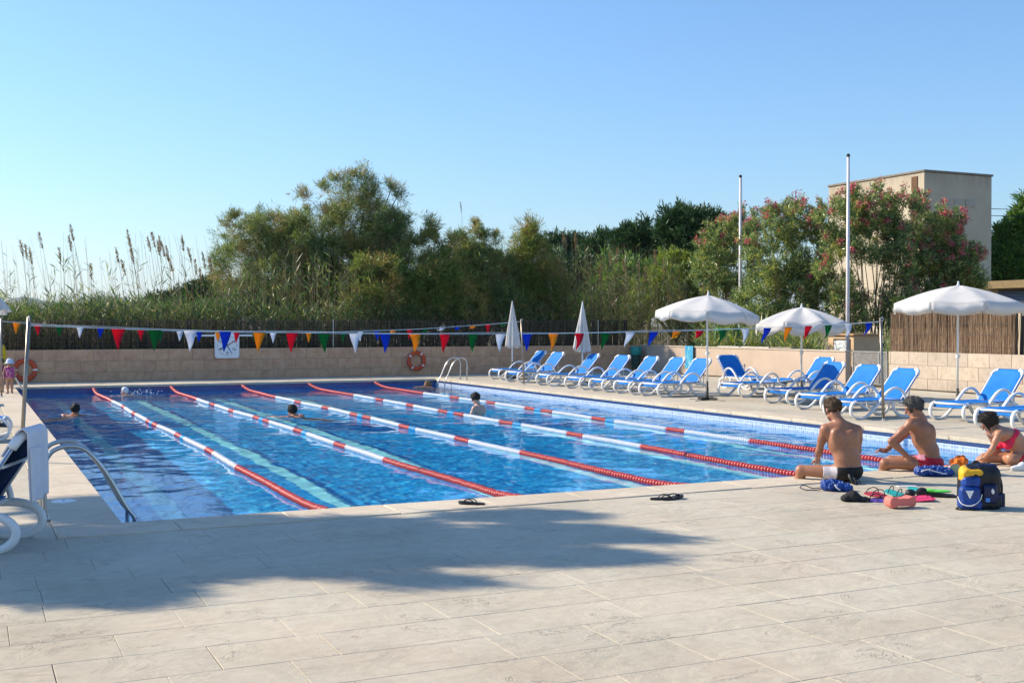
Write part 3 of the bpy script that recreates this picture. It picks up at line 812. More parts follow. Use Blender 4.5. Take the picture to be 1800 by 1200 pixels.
def lobe_points(lobes, n, rng, shell=0.55):
    vol = np.array([np.prod(r) ** (2 / 3) for _, r in lobes]); cnt = rng.multinomial(n, vol / vol.sum())
    P = []; O = []
    for (c, r), k in zip(lobes, cnt):
        d = unit(rng.normal(size=(k, 3))); rad = (shell + (1 - shell) * rng.random(k)) ** 0.6
        loc = d * rad[:, None] * r
        w = loc @ np.array([[_c, -_s, 0], [_s, _c, 0], [0, 0, 1]])
        P.append(c + w); O.append(unit((d / np.maximum(r, .05)) @ np.array([[_c, -_s, 0], [_s, _c, 0], [0, 0, 1]])))
    return np.concatenate(P), np.concatenate(O)
def wood(name, base, targets, r0, mat, parent, rng, split=0.45, thin=0.012):
    """a tapered trunk that forks into limbs running to the targets, with wavering"""
    mb = MB(); base = Vector(base)
    cen = sum((Vector(t) for t in targets), Vector()) / len(targets)
    fork = base.lerp(cen, split); fork.x = base.x + (fork.x - base.x) * .5; fork.y = base.y + (fork.y - base.y) * .5
    mb.tube([base + Vector((0, 0, -.15)), base.lerp(fork, .5) + Vector((rng.normal() * .06, rng.normal() * .06, 0)), fork], [r0 * 1.25, r0, r0 * .8], 8)
    for t in targets:
        t = Vector(t); a = fork.lerp(t, .5) + Vector((rng.normal() * .15, rng.normal() * .15, rng.normal() * .1)) * (t - fork).length * .25
        pts = smooth_path([fork, a, t], 4)
        rr_ = np.linspace(r0 * .55, thin, len(pts))
        mb.tube(pts, list(rr_), 6)
    o = mb.build(name, mat, parent, True)
    return o
M_BARK = simple('bark', (0.085, 0.06, 0.042), .95, .1, .3, 9, .5, 40)
M_BARK_P = simple('oleander_stem', (0.24, 0.17, 0.11), .9, .15, .25, 9)

def crown_tree(name, label, cat, spec, dist, mat, seed, clumps=260, per=190, L=(.10, .26), W=(.010, .022), clump_r=.34, droop=0.0, up=.5, out=.8,
               group=None, base=None, shell=.5, trunk_r=.13, wisps=(), leafname='crown', stems=None):
    rng = np.random.default_rng(seed)
    lobes = px_lobes(spec, dist)
    c = np.mean([l[0] for l in lobes], 0)
    b = at_dist(base[0], 573, dist + (base[1] if len(base) > 1 else 0)) if base else Vector((c[0], c[1], 0))
    t = thing(name, label, cat, (b.x, b.y, -.1), 0, group)
    org = np.array([b.x, b.y, -.1])
    P, O = lobe_points(lobes, clumps, rng, shell)
    for wx, wy, wr in wisps:                                    # airy tufts standing out of the outline
        q = np.array(at_dist(wx, wy, dist)); P = np.concatenate([P, q + rng.normal(size=(4, 3)) * wr * .4]); O = np.concatenate([O, np.tile([0, 0, 1.], (4, 1))])
    n = len(P) * per
    ci = np.repeat(np.arange(len(P)), per)
    size = clump_r * (0.6 + 0.8 * rng.random(len(P)))[ci]
    # each clump is a handful of sprays: leaves along a few twigs
    k = 7
    tw = unit(rng.normal(size=(len(P), k, 3)) * .8 + O[:, None, :] * out + np.array([0, 0, up]))
    ti = rng.integers(0, k, n); s_ = rng.random(n) ** .8
    T = tw[ci, ti]
    pos = P[ci] + T * (s_ * size)[:, None] + rng.normal(size=(n, 3)) * (size * .13)[:, None]
    pos[:, 2] -= droop * s_ ** 2 * size
    D = unit(T * .9 + rng.normal(size=(n, 3)) * .55 + np.array([0, 0, .15 - droop]))
    pos[:, 2] = np.maximum(pos[:, 2], .05)
    leaves(leafname, pos - org, D, rng.uniform(*L, n), rng.uniform(*W, n), mat, t, rng)
    pick = rng.choice(len(P), min(len(P), 26), replace=False)
    wood('trunk', (0, 0, 0), [Vector(P[i] - org) for i in pick], trunk_r, M_BARK, t, rng, .35)
    return t, P, O, org

TAM = leaf_mat('tamarisk_foliage', [(0, (0.045, 0.105, 0.035)), (0.4, (0.15, 0.235, 0.07)), (1, (0.44, 0.49, 0.21))], ((0.60, 0.36, 0.18), .46, .68), .85, .42, .42)
TAM2 = leaf_mat('tamarisk_foliage_green', [(0, (0.04, 0.11, 0.028)), (0.4, (0.15, 0.25, 0.055)), (1, (0.44, 0.48, 0.15))], ((0.60, 0.34, 0.15), .44, .66), .8, .42, .42)
PINE = leaf_mat('pine_needles', [(0, (0.012, 0.048, 0.018)), (0.5, (0.035, 0.095, 0.028)), (1, (0.085, 0.165, 0.045))], None, 1, .15, .5)
PINE_L = leaf_mat('bright_pine_needles', [(0, (0.04, 0.12, 0.025)), (0.5, (0.12, 0.25, 0.045)), (1, (0.25, 0.38, 0.08))], None, 1, .42, .5)
BUSHY = leaf_mat('yellow_green_leaves', [(0, (0.09, 0.17, 0.025)), (0.5, (0.24, 0.33, 0.045)), (1, (0.44, 0.48, 0.08))], None, 1, .45, .45)
OLE = leaf_mat('oleander_leaves', [(0, (0.06, 0.13, 0.05)), (0.45, (0.18, 0.29, 0.11)), (0.78, (0.42, 0.50, 0.24)), (1, (0.72, 0.66, 0.20))], ((0.68, 0.55, 0.10), .56, .76), 1.0, .42, .28)
REED = leaf_mat('reed_leaves', [(0, (0.035, 0.10, 0.035)), (0.5, (0.11, 0.22, 0.07)), (0.82, (0.26, 0.34, 0.12)), (1, (0.52, 0.46, 0.26))], ((0.38, 0.34, 0.18), .60, .78), .45, .4, .4)
REED_DRY = leaf_mat('dry_reed', [(0, (0.13, 0.10, 0.06)), (0.5, (0.26, 0.20, 0.12)), (1, (0.40, 0.33, 0.22))], None, 1, .25)

crown_tree('tamarisk_tree', 'tallest feathery tamarisk with rusty tips standing left of centre behind the fence', 'tree',
           [(630, 402, 74, 58), (560, 418, 66, 50), (500, 425, 60, 38, 1), (440, 432, 56, 42, 1), (420, 470, 42, 44), (470, 400, 44, 24), (600, 465, 85, 55), (665, 450, 48, 52), (520, 480, 70, 40), (628, 352, 46, 24), (690, 410, 22, 42), (600, 520, 60, 34, 1), (672, 418, 34, 44), (655, 470, 50, 40, 1)],
           44.5, TAM, 101, 980, 150, (.10, .28), (.005, .012), .42, .1, .55, .8, 'tamarisks along the fence', (590, 1), .35, .17,
           wisps=((627, 312, .3), (610, 322, .3), (645, 322, .25), (655, 335, .3), (590, 322, .25), (690, 335, .22), (700, 352, .2), (714, 392, .2), (530, 350, .25), (575, 335, .25), (398, 400, .25), (410, 388, .2)))
crown_tree('tamarisk_tree', 'broad olive and rust tamarisk bush in front of the tallest one, above the lifebuoy', 'tree',
           [(700, 470, 58, 36), (740, 498, 70, 50), (665, 498, 50, 48, -1), (780, 482, 45, 38), (720, 540, 90, 40), (800, 530, 60, 45), (650, 545, 40, 30, -1)],
           43.8, TAM2, 102, 600, 150, (.10, .28), (.006, .014), .42, .1, .5, .8, 'tamarisks along the fence', (725, 1), .4, .12,
           wisps=((745, 428, .25), (757, 416, .25), (735, 432, .2), (765, 424, .2), (800, 432, .2), (720, 428, .2), (755, 403, .15)))
crown_tree('tamarisk_tree', 'rusty topped tamarisk bush between the broad one and the pale feathery one', 'tree',
           [(835, 470, 52, 34), (870, 492, 40, 44), (815, 500, 45, 42), (850, 535, 75, 45), (822, 446, 36, 14)],
           45.2, TAM, 103, 450, 150, (.10, .26), (.006, .014), .4, .1, .5, .8, 'tamarisks along the fence', (845, 1), .4, .11,
           wisps=((838, 418, .25), (868, 424, .22), (800, 428, .2), (812, 424, .2), (850, 420, .2), (838, 402, .15)))
crown_tree('tamarisk_tree', 'rightmost tamarisk with one pale feathery top, left of the dry reeds', 'tree',
           [(930, 478, 46, 38), (955, 504, 40, 38), (905, 505, 36, 45), (935, 545, 65, 35), (930, 432, 26, 22)],
           46, TAM2, 104, 420, 150, (.10, .26), (.006, .014), .4, .1, .5, .8, 'tamarisks along the fence', (930, 1), .4, .11,
           wisps=((932, 400, .2), (928, 412, .2), (936, 412, .2), (930, 424, .2), (955, 440, .15)))
# pines beyond
for lab, spec, dist, mat, seed, bp, np_ in (
    ('tall dark umbrella pine farthest right of the far pines, left of the oleanders', [(1205, 395, 34, 22), (1235, 402, 32, 18), (1255, 415, 26, 22), (1215, 430, 40, 30), (1190, 415, 20, 18)], 80, PINE, 111, 1215, 190),
    ('dark rounded pine just left of the tallest far pine', [(1120, 418, 30, 18), (1105, 430, 24, 18), (1140, 440, 30, 20), (1165, 432, 30, 22), (1150, 470, 60, 25)], 84, PINE, 112, 1140, 190),
    ('low dark pine in the gap between the dry reeds and the rounded pine', [(1075, 432, 30, 13), (1050, 440, 26, 15), (1085, 455, 50, 22)], 88, PINE, 113, 1068, 120),
    ('lowest and most distant pine showing over the tamarisks', [(1000, 437, 40, 13), (975, 442, 28, 12), (1010, 462, 50, 20)], 92, PINE, 114, 1000, 110)):
    crown_tree('umbrella_pine', lab, 'tree', spec, dist, mat, seed, np_, 170, (.25, .55), (.03, .06), .75, 0, .5, .7, 'dark pines beyond the fence', (bp, 0), .4, .22)
crown_tree('pine_tree', 'bright green pine at the right edge behind the low building', 'tree',
           [(1795, 420, 45, 40), (1775, 470, 40, 40), (1830, 400, 50, 50), (1820, 470, 60, 50), (1758, 480, 18, 22)], 66, PINE_L, 115, 240, 190, (.2, .5), (.025, .05), .6, 0, .5, .7, None, (1815, 0), .4, .2)
crown_tree('evergreen_bush', 'yellow green leafy bush left of the oleanders', 'bush',
           [(1190, 480, 36, 34), (1225, 495, 36, 40), (1170, 515, 45, 38), (1215, 545, 50, 30), (1140, 530, 40, 30)], 49.5, BUSHY, 116, 240, 170, (.09, .2), (.012, .024), .35, 0, .7, .7, None, (1190, 0), .4, .09)
crown_tree('evergreen_bush', 'low dull bush seen far behind the reeds on the left', 'bush',
           [(362, 515, 30, 14), (335, 525, 30, 12), (395, 520, 30, 14), (300, 535, 40, 10)], 75, PINE, 117, 80, 150, (.2, .45), (.03, .05), .6, 0, .5, .7, None, (350, 0), .4, .12)

for lab, spec, dist, mat, seed, bp in (
    ('dense dark bush far behind the dry reeds, under the lowest pine', [(1000, 500, 60, 40), (960, 520, 50, 40), (1040, 510, 50, 42)], 62, PINE, 121, 1000),
    ('dense green bush far behind the reeds, under the rounded pine', [(1100, 505, 55, 42), (1150, 515, 50, 40), (1075, 540, 60, 30)], 60, PINE_L, 122, 1110),
    ('dark bush far behind the tallest tamarisk showing through its gaps', [(560, 520, 90, 45), (480, 530, 70, 35), (640, 520, 70, 45)], 64, PINE, 123, 560)):
    crown_tree('evergreen_bush', lab, 'bush', spec, dist, mat, seed, 210, 150, (.2, .42), (.03, .055), .6, 0, .5, .7, None, (bp, 0), .3, .14)

# oleanders: many upright canes from the base, lance leaves, pink blossoms near the top
M_PINK = leaf_mat('oleander_blossom', [(0, (0.50, 0.04, 0.11)), (0.5, (0.68, 0.12, 0.19)), (1, (0.78, 0.32, 0.33))], None, 1, .3)
def oleander(label, spec, dist, seed, basepx, clumps, nb, per=150):
    rng = np.random.default_rng(seed); lobes = px_lobes(spec, dist)
    b = at_dist(basepx, 573, dist); t = thing('oleander_bush', label, 'bush', (b.x, b.y, -.1), 0, 'pink flowering oleanders'); org = np.array([b.x, b.y, -.1])
    P, O = lobe_points(lobes, clumps, rng, .35)
    n = len(P) * per; ci = np.repeat(np.arange(len(P)), per)
    k = 6; tw = unit(rng.normal(size=(len(P), k, 3)) * .55 + O[:, None, :] * .5 + np.array([0, 0, .9])); ti = rng.integers(0, k, n); s_ = rng.random(n)
    T = tw[ci, ti]; pos = P[ci] + T * (s_ * .42)[:, None] + rng.normal(size=(n, 3)) * .03
    D = unit(T * .7 + unit(rng.normal(size=(n, 3))) * .75)
    pos[:, 2] = np.maximum(pos[:, 2], .05)
    leaves('foliage', pos - org, D, rng.uniform(.10, .19, n), rng.uniform(.010, .019, n), OLE, t, rng)
    # canes
    mb = MB(); pick = rng.choice(len(P), min(len(P), 46), replace=False)
    for i in pick:
        tip = Vector(P[i] - org); foot = Vector((rng.normal() * .35 + tip.x * .25, rng.normal() * .3 + tip.y * .25, 0)); mid = foot.lerp(tip, .5) + Vector((-tip.x * .08, 0, .2))
        pts = smooth_path([foot, mid, tip], 4); mb.tube(pts, list(np.linspace(.028, .008, len(pts))), 5)
    mb.build('canes', M_BARK_P, t, True)['kind'] = 'stuff'
    # blossoms sit on the outside, mostly on the upper sunlit side
    sc = O[:, 2] * .8 + (P @ np.array([-.73, .3, .25])) * .02 + rng.normal(size=len(P)) * .35
    zz = P[:, 2]; sc += (zz - zz.min()) / (np.ptp(zz) + 1e-6) * 1.2
    idx = np.argsort(-sc)[:nb]
    bp = []; bd = []
    for i in idx:
        c = P[i] + O[i] * .30 + np.array([0, 0, .15]); q = rng.integers(16, 40)
        bp.append(c + rng.normal(size=(q, 3)) * .065); bd.append(unit(rng.normal(size=(q, 3)) + O[i] * .6))
    bp = np.concatenate(bp); bd = np.concatenate(bd)
    leaves('blossom', bp - org, bd, rng.uniform(.05, .09, len(bp)), rng.uniform(.02, .038, len(bp)), M_PINK, t, rng)
    return t
oleander('leftmost oleander bush with yellowing leaves behind the left flagpole', [(1275, 430, 46, 42), (1250, 470, 34, 45), (1300, 470, 40, 70), (1280, 540, 45, 50), (1310, 405, 30, 28)], 44.2, 201, 1285, 210, 42)
oleander('oleander bush with sparse pink flowers between the two flagpoles', [(1385, 400, 55, 42), (1360, 450, 50, 70), (1420, 440, 48, 70), (1390, 530, 70, 60), (1340, 540, 45, 55), (1440, 520, 40, 60)], 41, 202, 1390, 330, 60)
oleander('tallest oleander, thick with pink flowers in front of the cream tower', [(1530, 375, 58, 36), (1480, 395, 48, 38), (1590, 385, 46, 44), (1530, 430, 65, 42), (1470, 480, 34, 60), (1590, 470, 42, 60), (1500, 560, 36, 35), (1580, 550, 45, 40)], 39.3, 203, 1530, 330, 130)
oleander('rightmost oleander bush, dark with many crimson flowers against the tower', [(1645, 410, 42, 40), (1670, 450, 45, 52), (1640, 480, 48, 60), (1700, 485, 30, 36), (1650, 540, 55, 40), (1715, 500, 18, 18)], 40, 204, 1650, 290, 115)

# reeds -------------------------------------------------------------
def blade_strip(mb_v, mb_q, P, D, L, W, bend, rng):
    pass
def reed_bed(name, label, pxr, dist_r, n, topfun, seed, mat, stalk_mat, lean=-.04, nl=7, dfun=FD, skip=None):
    """a stand of reeds: canes with long leaves, one mass"""
    rng = np.random.default_rng(seed)
    px = rng.uniform(*pxr, n)
    if skip: px = px[(px < skip[0]) | (px > skip[1])]; n = len(px)
    dist = np.array([dfun(a) for a in px]) + rng.uniform(*dist_r, n)
    B = np.array([at_dist(a, 573, d) for a, d in zip(px, dist)]); B[:, 2] = -.1
    H = np.array([CH + .1 + (573 - topfun(a, rng)) * d / F_PX for a, d in zip(px, dist)])
    ln = np.stack([rng.normal(lean, .07, n), rng.normal(0, .07, n), np.ones(n)], -1)
    tip = B + ln * H[:, None]
    org = B.mean(0); org[2] = 0
    t = thing(name, label, 'reeds', tuple(org)); t['kind'] = 'stuff'
    # canes as thin three-sided prisms
    s3 = np.array([[-1, 0, 0], [.5, .87, 0], [.5, -.87, 0]]); rad = rng.uniform(.004, .008, n)
    V = np.empty((n, 6, 3)); 
    for k in range(3): V[:, k] = B + s3[k] * rad[:, None]; V[:, 3 + k] = tip + s3[k] * rad[:, None] * .4
    base = np.arange(n)[:, None] * 6
    o = quads_obj('canes', V.reshape(-1, 3) - org, np.concatenate([base + np.array(q) for q in ((0, 1, 4, 3), (1, 2, 5, 4), (2, 0, 3, 5))]), stalk_mat, t); o['kind'] = 'stuff'
    m_ = n * nl; ci = np.repeat(np.arange(n), nl); f = rng.uniform(.25, .98, m_)
    P = B[ci] + (tip - B)[ci] * f[:, None]
    a = rng.uniform(0, 2 * np.pi, m_); D = unit(np.stack([np.cos(a) - .25, np.sin(a), rng.uniform(.3, 1.8, m_)], -1))
    leaves('reed_leaves', P - org, D, rng.uniform(.22, .5, m_), rng.uniform(.010, .022, m_), mat, t, rng)
    return t
def h_left(px, r):
    if r.random() < .975: return r.normal(537 + 6 * math.sin(px / 37) + 5 * math.sin(px / 11), 11)
    return r.uniform(440, 500)
reed_bed('reed_bed', 'dense green reed bed growing behind the fence on the left', (-60, 420), (.8, 5), 2700, h_left, 301, REED, REED_DRY, nl=9)
def h_mid(px, r): return r.normal(492 - 14 * math.sin((px - 400) / 80), 20) if r.random() < .85 else r.uniform(425, 470)
reed_bed('reed_bed', 'brownish reeds standing in front of the tallest tamarisk', (395, 640), (.7, 2.0), 260, h_mid, 302, REED, REED_DRY, -.02, 6)
def h_right(px, r): return r.normal(500, 24) if r.random() < .75 else r.uniform(425, 470)
def h_low(px, r): return r.normal(543, 8)
reed_bed('undergrowth', 'low green growth along the foot of the tamarisks behind the fence', (400, 970), (.6, 1.6), 900, h_low, 305, REED, REED_DRY, 0, 9)
reed_bed('reed_bed', 'mixed green and dry reeds between the tamarisks and the oleanders', (965, 1260), (.8, 2.6), 760, h_right, 303, REED, REED_DRY, -.02, 5)
def h_und(px, r): return r.normal(585, 14)
reed_bed('undergrowth', 'low leafy growth under the oleanders behind the peach wall', (1225, 1570), (.8, 3.2), 520, h_und, 304, OLE, REED_DRY, 0, 14, WD, (1446, 1556))

M_PLUME = leaf_mat('reed_plume', [(0, (0.20, 0.13, 0.075)), (0.5, (0.32, 0.22, 0.13)), (1, (0.46, 0.36, 0.25))], None, 1, .35)
M_CANE = simple('reed_cane', (0.25, 0.20, 0.11), .7, .2, .2, 4)
def reed(px, py, dist, label, seed, big=1.0, lean=None):
    rng = np.random.default_rng(seed)
    top = at_dist(px, py, dist); z = top.z; ln = rng.normal(-.09, .05) if lean is None else lean
    b = Vector((top.x - ln * z * 1.0, top.y - rng.normal(0, .05) * z, -.1))
    t = thing('reed', label, 'reed', tuple(b), 0, 'tall plumed reeds')
    tp = top - b; mid = tp * .5 + Vector((-ln * z * .12, 0, 0))
    mb = MB(); pts = smooth_path([Vector(), mid, tp], 5); mb.tube(pts, list(np.linspace(.009, .0045, len(pts))), 5); mb.build('stem', M_CANE, t, True)
    n = int(110 * big); s_ = rng.random(n); ax = np.array((tp - mid).normalized())
    wid = .045 * np.sin(np.pi * np.clip(s_, .05, .97)) ** .7 * big
    P = np.array(tp) + ax * (s_ - .75)[:, None] * .52 * big + rng.normal(size=(n, 3)) * wid[:, None] * .5 + np.array([-.03, 0, 0]) * s_[:, None]
    D = unit(ax + rng.normal(size=(n, 3)) * .4 + np.array([-.25, 0, 0]))
    leaves('plume', P, D, rng.uniform(.06, .13, n) * big, rng.uniform(.006, .013, n) * big, M_PLUME, t, rng)
    if rng.random() < .7:
        m_ = 5; f = rng.uniform(.45, .85, m_); a = rng.uniform(0, 6.28, m_)
        D = unit(np.stack([np.cos(a) - .3, np.sin(a), rng.uniform(.5, 2, m_)], -1))
        leaves('leaf_blades', np.array(tp)[None] * f[:, None], D, rng.uniform(.25, .5, m_), rng.uniform(.008, .014, m_), REED, t, rng)
pl = [(126.6, 404), (72, 417), (39, 431), (46.7, 437), (54.7, 444), (124, 423), (106.6, 444), (227, 412), (230, 427), (233, 445), (207, 445), (262.6, 424), (270, 417), (282, 424), (286.6, 432), (279, 431), (294.6, 441), (322, 423), (334, 444), (300.5, 460), (358.6, 452), (370.6, 460), (353, 479), (345, 465), (217, 465), (161, 472)]
for i, (a, b_) in enumerate(pl):
    lab = 'tallest of the plumed reeds on the left against the sky' if i == 0 else 'thin tan plumed reed standing above the left reed bed against the sky'
    reed(a, b_, FD(a, 1.2 + (i % 4) * .5), lab, 400 + i)
for i, (a, b_) in enumerate([(991, 421), (995.5, 426), (1012.5, 418), (1152.7, 449), (1124, 467.5), (1135.7, 479), (1097.5, 464.6), (1086, 445), (1073, 450.5), (1059, 456), (1056, 476), (1168, 464.6)]):
    reed(a, b_, FD(a, 1.0 + (i % 3) * .4), 'dry plumed reed standing in front of the dark pines', 450 + i, 1.25 if i in (3, 5) else 1.1, .0)
reed(811, 361, FD(811, 2), 'single thin plumed reed sticking up above the tamarisks', 480, .7, -.05)
rng = np.random.default_rng(9)
# bare thin canes without plumes rise with them
px = np.concatenate([rng.uniform(0, 400, 95), rng.uniform(960, 1100, 60)]); n = len(px)
dd = np.array([FD(a) for a in px]) + rng.uniform(.8, 3, n)
topy = np.where(px < 500, rng.uniform(405, 500, n), rng.uniform(415, 480, n))
T_ = np.array([at_dist(a, b_, d) for a, b_, d in zip(px, topy, dd)]); Bs = T_.copy(); Bs[:, 2] = -.1; Bs[:, 0] += rng.normal(.12, .09, n) * T_[:, 2]; Bs[:, 1] += rng.normal(0, .07, n) * T_[:, 2]
s3 = np.array([[-1, 0, 0], [.5, .87, 0], [.5, -.87, 0]]); V = np.empty((n, 6, 3))
for k in range(3): V[:, k] = Bs + s3[k] * .007; V[:, 3 + k] = T_ + s3[k] * .0035
tag(quads_obj('bare_canes', V.reshape(-1, 3), np.concatenate([np.arange(n)[:, None] * 6 + np.array(q) for q in ((0, 1, 4, 3), (1, 2, 5, 4), (2, 0, 3, 5))]), M_CANE), 'thin bare canes rising among the plumed reeds', 'reeds', kind='stuff')

# yellowish strappy plants behind the plastered wall
for i, (px, py, d, s_) in enumerate(((1288, 600, WD(1288, 1), 1.0), (1325, 604, WD(1325, .9), .8), (1415, 600, WD(1415, 1), .7))):
    rng = np.random.default_rng(600 + i); p = at_dist(px, py, d)
    t = thing('strappy_plant', ('largest yellow striped strappy plant beside the green cabinet', 'small yellow striped strappy plant right of the left flagpole', 'small strappy plant left of the pump house')[i], 'plant', (p.x, p.y, 0), 0, 'strappy plants behind the wall')
    mb = MB(); mb.tube([(0, 0, -.1), (0, 0, p.z - .1)], .035, 7); mb.build('stem', M_BARK_P, t)
    for k in range(26):
        a = k * 2.4; e = .25 + .9 * rng.random(); L = (.38 + .2 * rng.random()) * s_; d_ = Vector((math.cos(a) * math.sin(e), math.sin(a) * math.sin(e), math.cos(e))); sd = d_.cross(Vector((0, 0, 1))).normalized() * .022
        o_ = Vector((0, 0, p.z - .15)); q = o_ + d_ * L * .55; r_ = o_ + d_ * L - Vector((0, 0, .10 * e * L))
        me = MB(); me.add([o_ - sd * .5, o_ + sd * .5, q + sd, q - sd, r_], [(0, 1, 2, 3), (3, 2, 4)]); me.build('leaf', BUSHY if k % 3 else REED_DRY, t)

# the tree standing left of the pool, outside the picture; its shade lies on the near deck
def shade_tree():
    rng = np.random.default_rng(77); H = 6.4
    k = 1 / math.tan(SUN_EL); off = Vector((SUN_H.x * k, SUN_H.y * k))
    t = thing('pine_tree', 'spreading pine left of the pool whose branch shade falls on the deck', 'tree', (-8.2, 3.2, 0))
    org = np.array([-8.2, 3.2, 0]); P = []; 
    spec = []; q_ = np.random.default_rng(12)
    def streak(x0, x1, y0, y1, n, wx, wy):
        for _ in range(n): spec.append((q_.uniform(x0, x1), q_.uniform(y0, y1), q_.uniform(*wx), q_.uniform(*wy)))
    streak(-60, 330, 925, 1010, 13, (50, 100), (12, 22)); streak(-40, 200, 1010, 1045, 6, (50, 90), (8, 14)); streak(240, 520, 910, 990, 13, (45, 90), (8, 16)); streak(470, 840, 918, 982, 20, (50, 100), (7, 15)); streak(820, 1010, 928, 985, 8, (50, 100), (5, 9)); streak(980, 1080, 938, 962, 3, (50, 80), (3, 6)); streak(800, 960, 896, 907, 4, (50, 80), (3, 5)); streak(60, 210, 880, 915, 4, (40, 70), (8, 14)); streak(480, 740, 985, 1020, 4, (40, 80), (4, 8))
    lob = []
    for i, (px, py, rx, ry) in enumerate(spec):
        g = on_ground(px, py); d = (g - CAMV).length; h = H + 1.1 * math.sin(i * 2.3) + .3
        c = Vector((g.x + off.x * h, g.y + off.y * h, h))
        lob.append((np.array(c - Vector(org)), np.array([rx * d / F_PX, ry * d * d / (F_PX * CH) * .75, .22])))
    Pq, O = lobe_points(lob, 560, rng, .0)
    per = 200; n = len(Pq) * per; ci = np.repeat(np.arange(len(Pq)), per)
    pos = Pq[ci] + rng.normal(size=(n, 3)) * np.array([.10, .10, .10]); D = unit(rng.normal(size=(n, 3)) + np.array([.5, -.4, .2]))
    leaves('crown', pos, D, rng.uniform(.12, .26, n), rng.uniform(.012, .025, n), PINE, t, rng)
    wood('trunk', (0, 0, 0), [Vector(l[0]) for l in lob], .2, M_BARK, t, rng, .6, .02)
shade_tree()

# ------------------------------------------------------------------ pool furniture
# lane ropes: a cable carrying coloured floats, drooping from the wall down on to the water
M_FRED = simple('float_red', (0.66, 0.085, 0.07), .35, .5, .1, 9)
M_FWHITE = simple('float_white', (0.80, 0.80, 0.80), .35, .5, .04, 9)
M_FBLUE = simple('float_blue', (0.07, 0.42, 0.72), .35, .5, .08, 9)
def rope_z(y):
    e = min(y, PL - y)
    w = WZ + .026
    return w + (0.13 * max(0, 1 - e / 1.7) ** 2)
PIT = 0.066
def disc_verts():
    n = 9; prof = [(.016, -.026), (.038, -.020), (.047, -.011), (.048, .004), (.039, .012), (.016, .016)]
    return n, prof
for r_ in range(5):
    x = PW / 6 * (r_ + 1)
    t = thing('lane_rope', 'lane rope of red, white and blue floats, %s from the left pool edge' % ('first', 'second', 'third', 'fourth', 'fifth')[r_], 'lane rope', (x, 0, 0), 0, 'lane ropes dividing the pool')
    rr = random.Random(50 + r_)
    segs = [(0.85 if r_ == 0 else 0.12, 5.2, 'r')]; y = 5.2
    pat = [(1.75, 'w'), (.55, 'r'), (1.7, 'w'), (.3, 'b'), (.55, 'r'), (1.7, 'w'), (.5, 'r'), (.3, 'b'), (.5, 'r'), (1.55, 'w'), (.5, 'r'), (1.6, 'w'), (.55, 'r'), (1.75, 'w')]
    tot = sum(p[0] for p in pat); k = (20.4 - 5.2) / tot
    for L, c_ in pat: segs.append((y, y + L * k, c_)); y += L * k
    segs.append((20.4, 24.9, 'r'))
    wob = [rr.uniform(0, 6.28) for _ in range(3)]
    def xoff(y): return .03 * math.sin(y * .55 + wob[0]) + .012 * math.sin(y * 1.7 + wob[1])
    n, prof = disc_verts()
    for a, b_, c_ in segs:
        mb = MB(); yy = a + PIT / 2
        while yy < b_ - PIT * .3:
            tl = rr.uniform(-.12, .12); zz = rope_z(yy) + rr.uniform(-.004, .004); sl = (rope_z(yy + .05) - rope_z(yy - .05)) / .1
            M = Matrix.Translation((xoff(yy), yy, zz)) @ Matrix.Rotation(math.atan(sl), 4, 'X') @ Matrix.Rotation(-math.pi / 2 + tl * .3, 4, 'X')
            mb.lathe(prof, n, M); yy += PIT
        o = mb.build('float_section', {'r': M_FRED, 'w': M_FWHITE, 'b': M_FBLUE}[c_], t, auto=50); o['kind'] = 'stuff'
    mb = MB(); mb.tube([(xoff(y), y, rope_z(y)) for y in np.linspace(0.0, PL, 90)], .008, 6); mb.build('cable', M_DARK, t)
    for y in (0.02, PL - .02):
        mb = MB(); mb.tube([(0, y, rope_z(y)), (0, y + (.05 if y < 1 else -.05), rope_z(y))], .016, 8); mb.build('hook', M_STEEL, t)

# ladders
def ladder(label, x, y, sgn, wid=.55, top=.62):
    """rails rise from the deck, bend over the coping and go down into the water; sgn +1: the deck lies towards +x"""
    t = thing('pool_ladder', label, 'ladder', (x, y, 0), 0, 'steel pool ladders')
    for s_ in (-1, 1):
        pts = [(sgn * .60, 0, -.01), (sgn * .60, 0, .3), (sgn * .60, 0, top - .17), (sgn * .53, 0, top - .04), (sgn * .38, 0, top), (sgn * .24, 0, top - .05), (sgn * .08, 0, top - .25), (-sgn * .10, 0, .08), (-sgn * .17, 0, -.03), (-sgn * .17, 0, -.16), (-sgn * .17, 0, -1.3)]
        P = [(a, s_ * wid / 2, c) for a, b_, c in pts]
        b = MB(); b.tube(smooth_path(P, 6), .021, 12); b.build('rail', M_STEEL, t, True)
        b = MB(); b.lathe([(.05, 0.0), (.05, .012), (.03, .03), (.023, .032)], 14, Matrix.Translation((sgn * .60, s_ * wid / 2, 0))); b.build('floor_flange', M_STEEL, t, auto=35)
    for z in (-.42, -.70, -.98):
        b = MB(); b.box((-sgn * .17 - .05, -wid / 2 + .022, z - .012), (-sgn * .17 + .05, wid / 2 - .022, z + .012), .004); b.build('step', M_STEEL, t)
ladder('steel ladder at the near left corner beside the lounger with the towel', 0.0, .72, -1, .52, .66)
ladder('steel ladder at the far right corner of the pool', PW, 24.05, 1, .55, .72)
ladder('steel ladder at the far left by the two children', 0.0, 22.9, -1, .5, .66)

# skimmer lid and white strip in the coping
p = on_ground(112, 883)
t = thing('skimmer_lid', 'round white skimmer lid set in the coping by the near ladder', 'lid', (p.x, p.y, .012))
b = MB(); b.lathe([(.115, 0.0), (.115, .005), (.105, .008), (.0005, .009)], 28); b.build('plate', M_WHITE, t, auto=30)
b = MB(); b.lathe([(.012, .0092), (.012, .012), (.0005, .012)], 10); b.build('finger_hole', M_DARK, t)

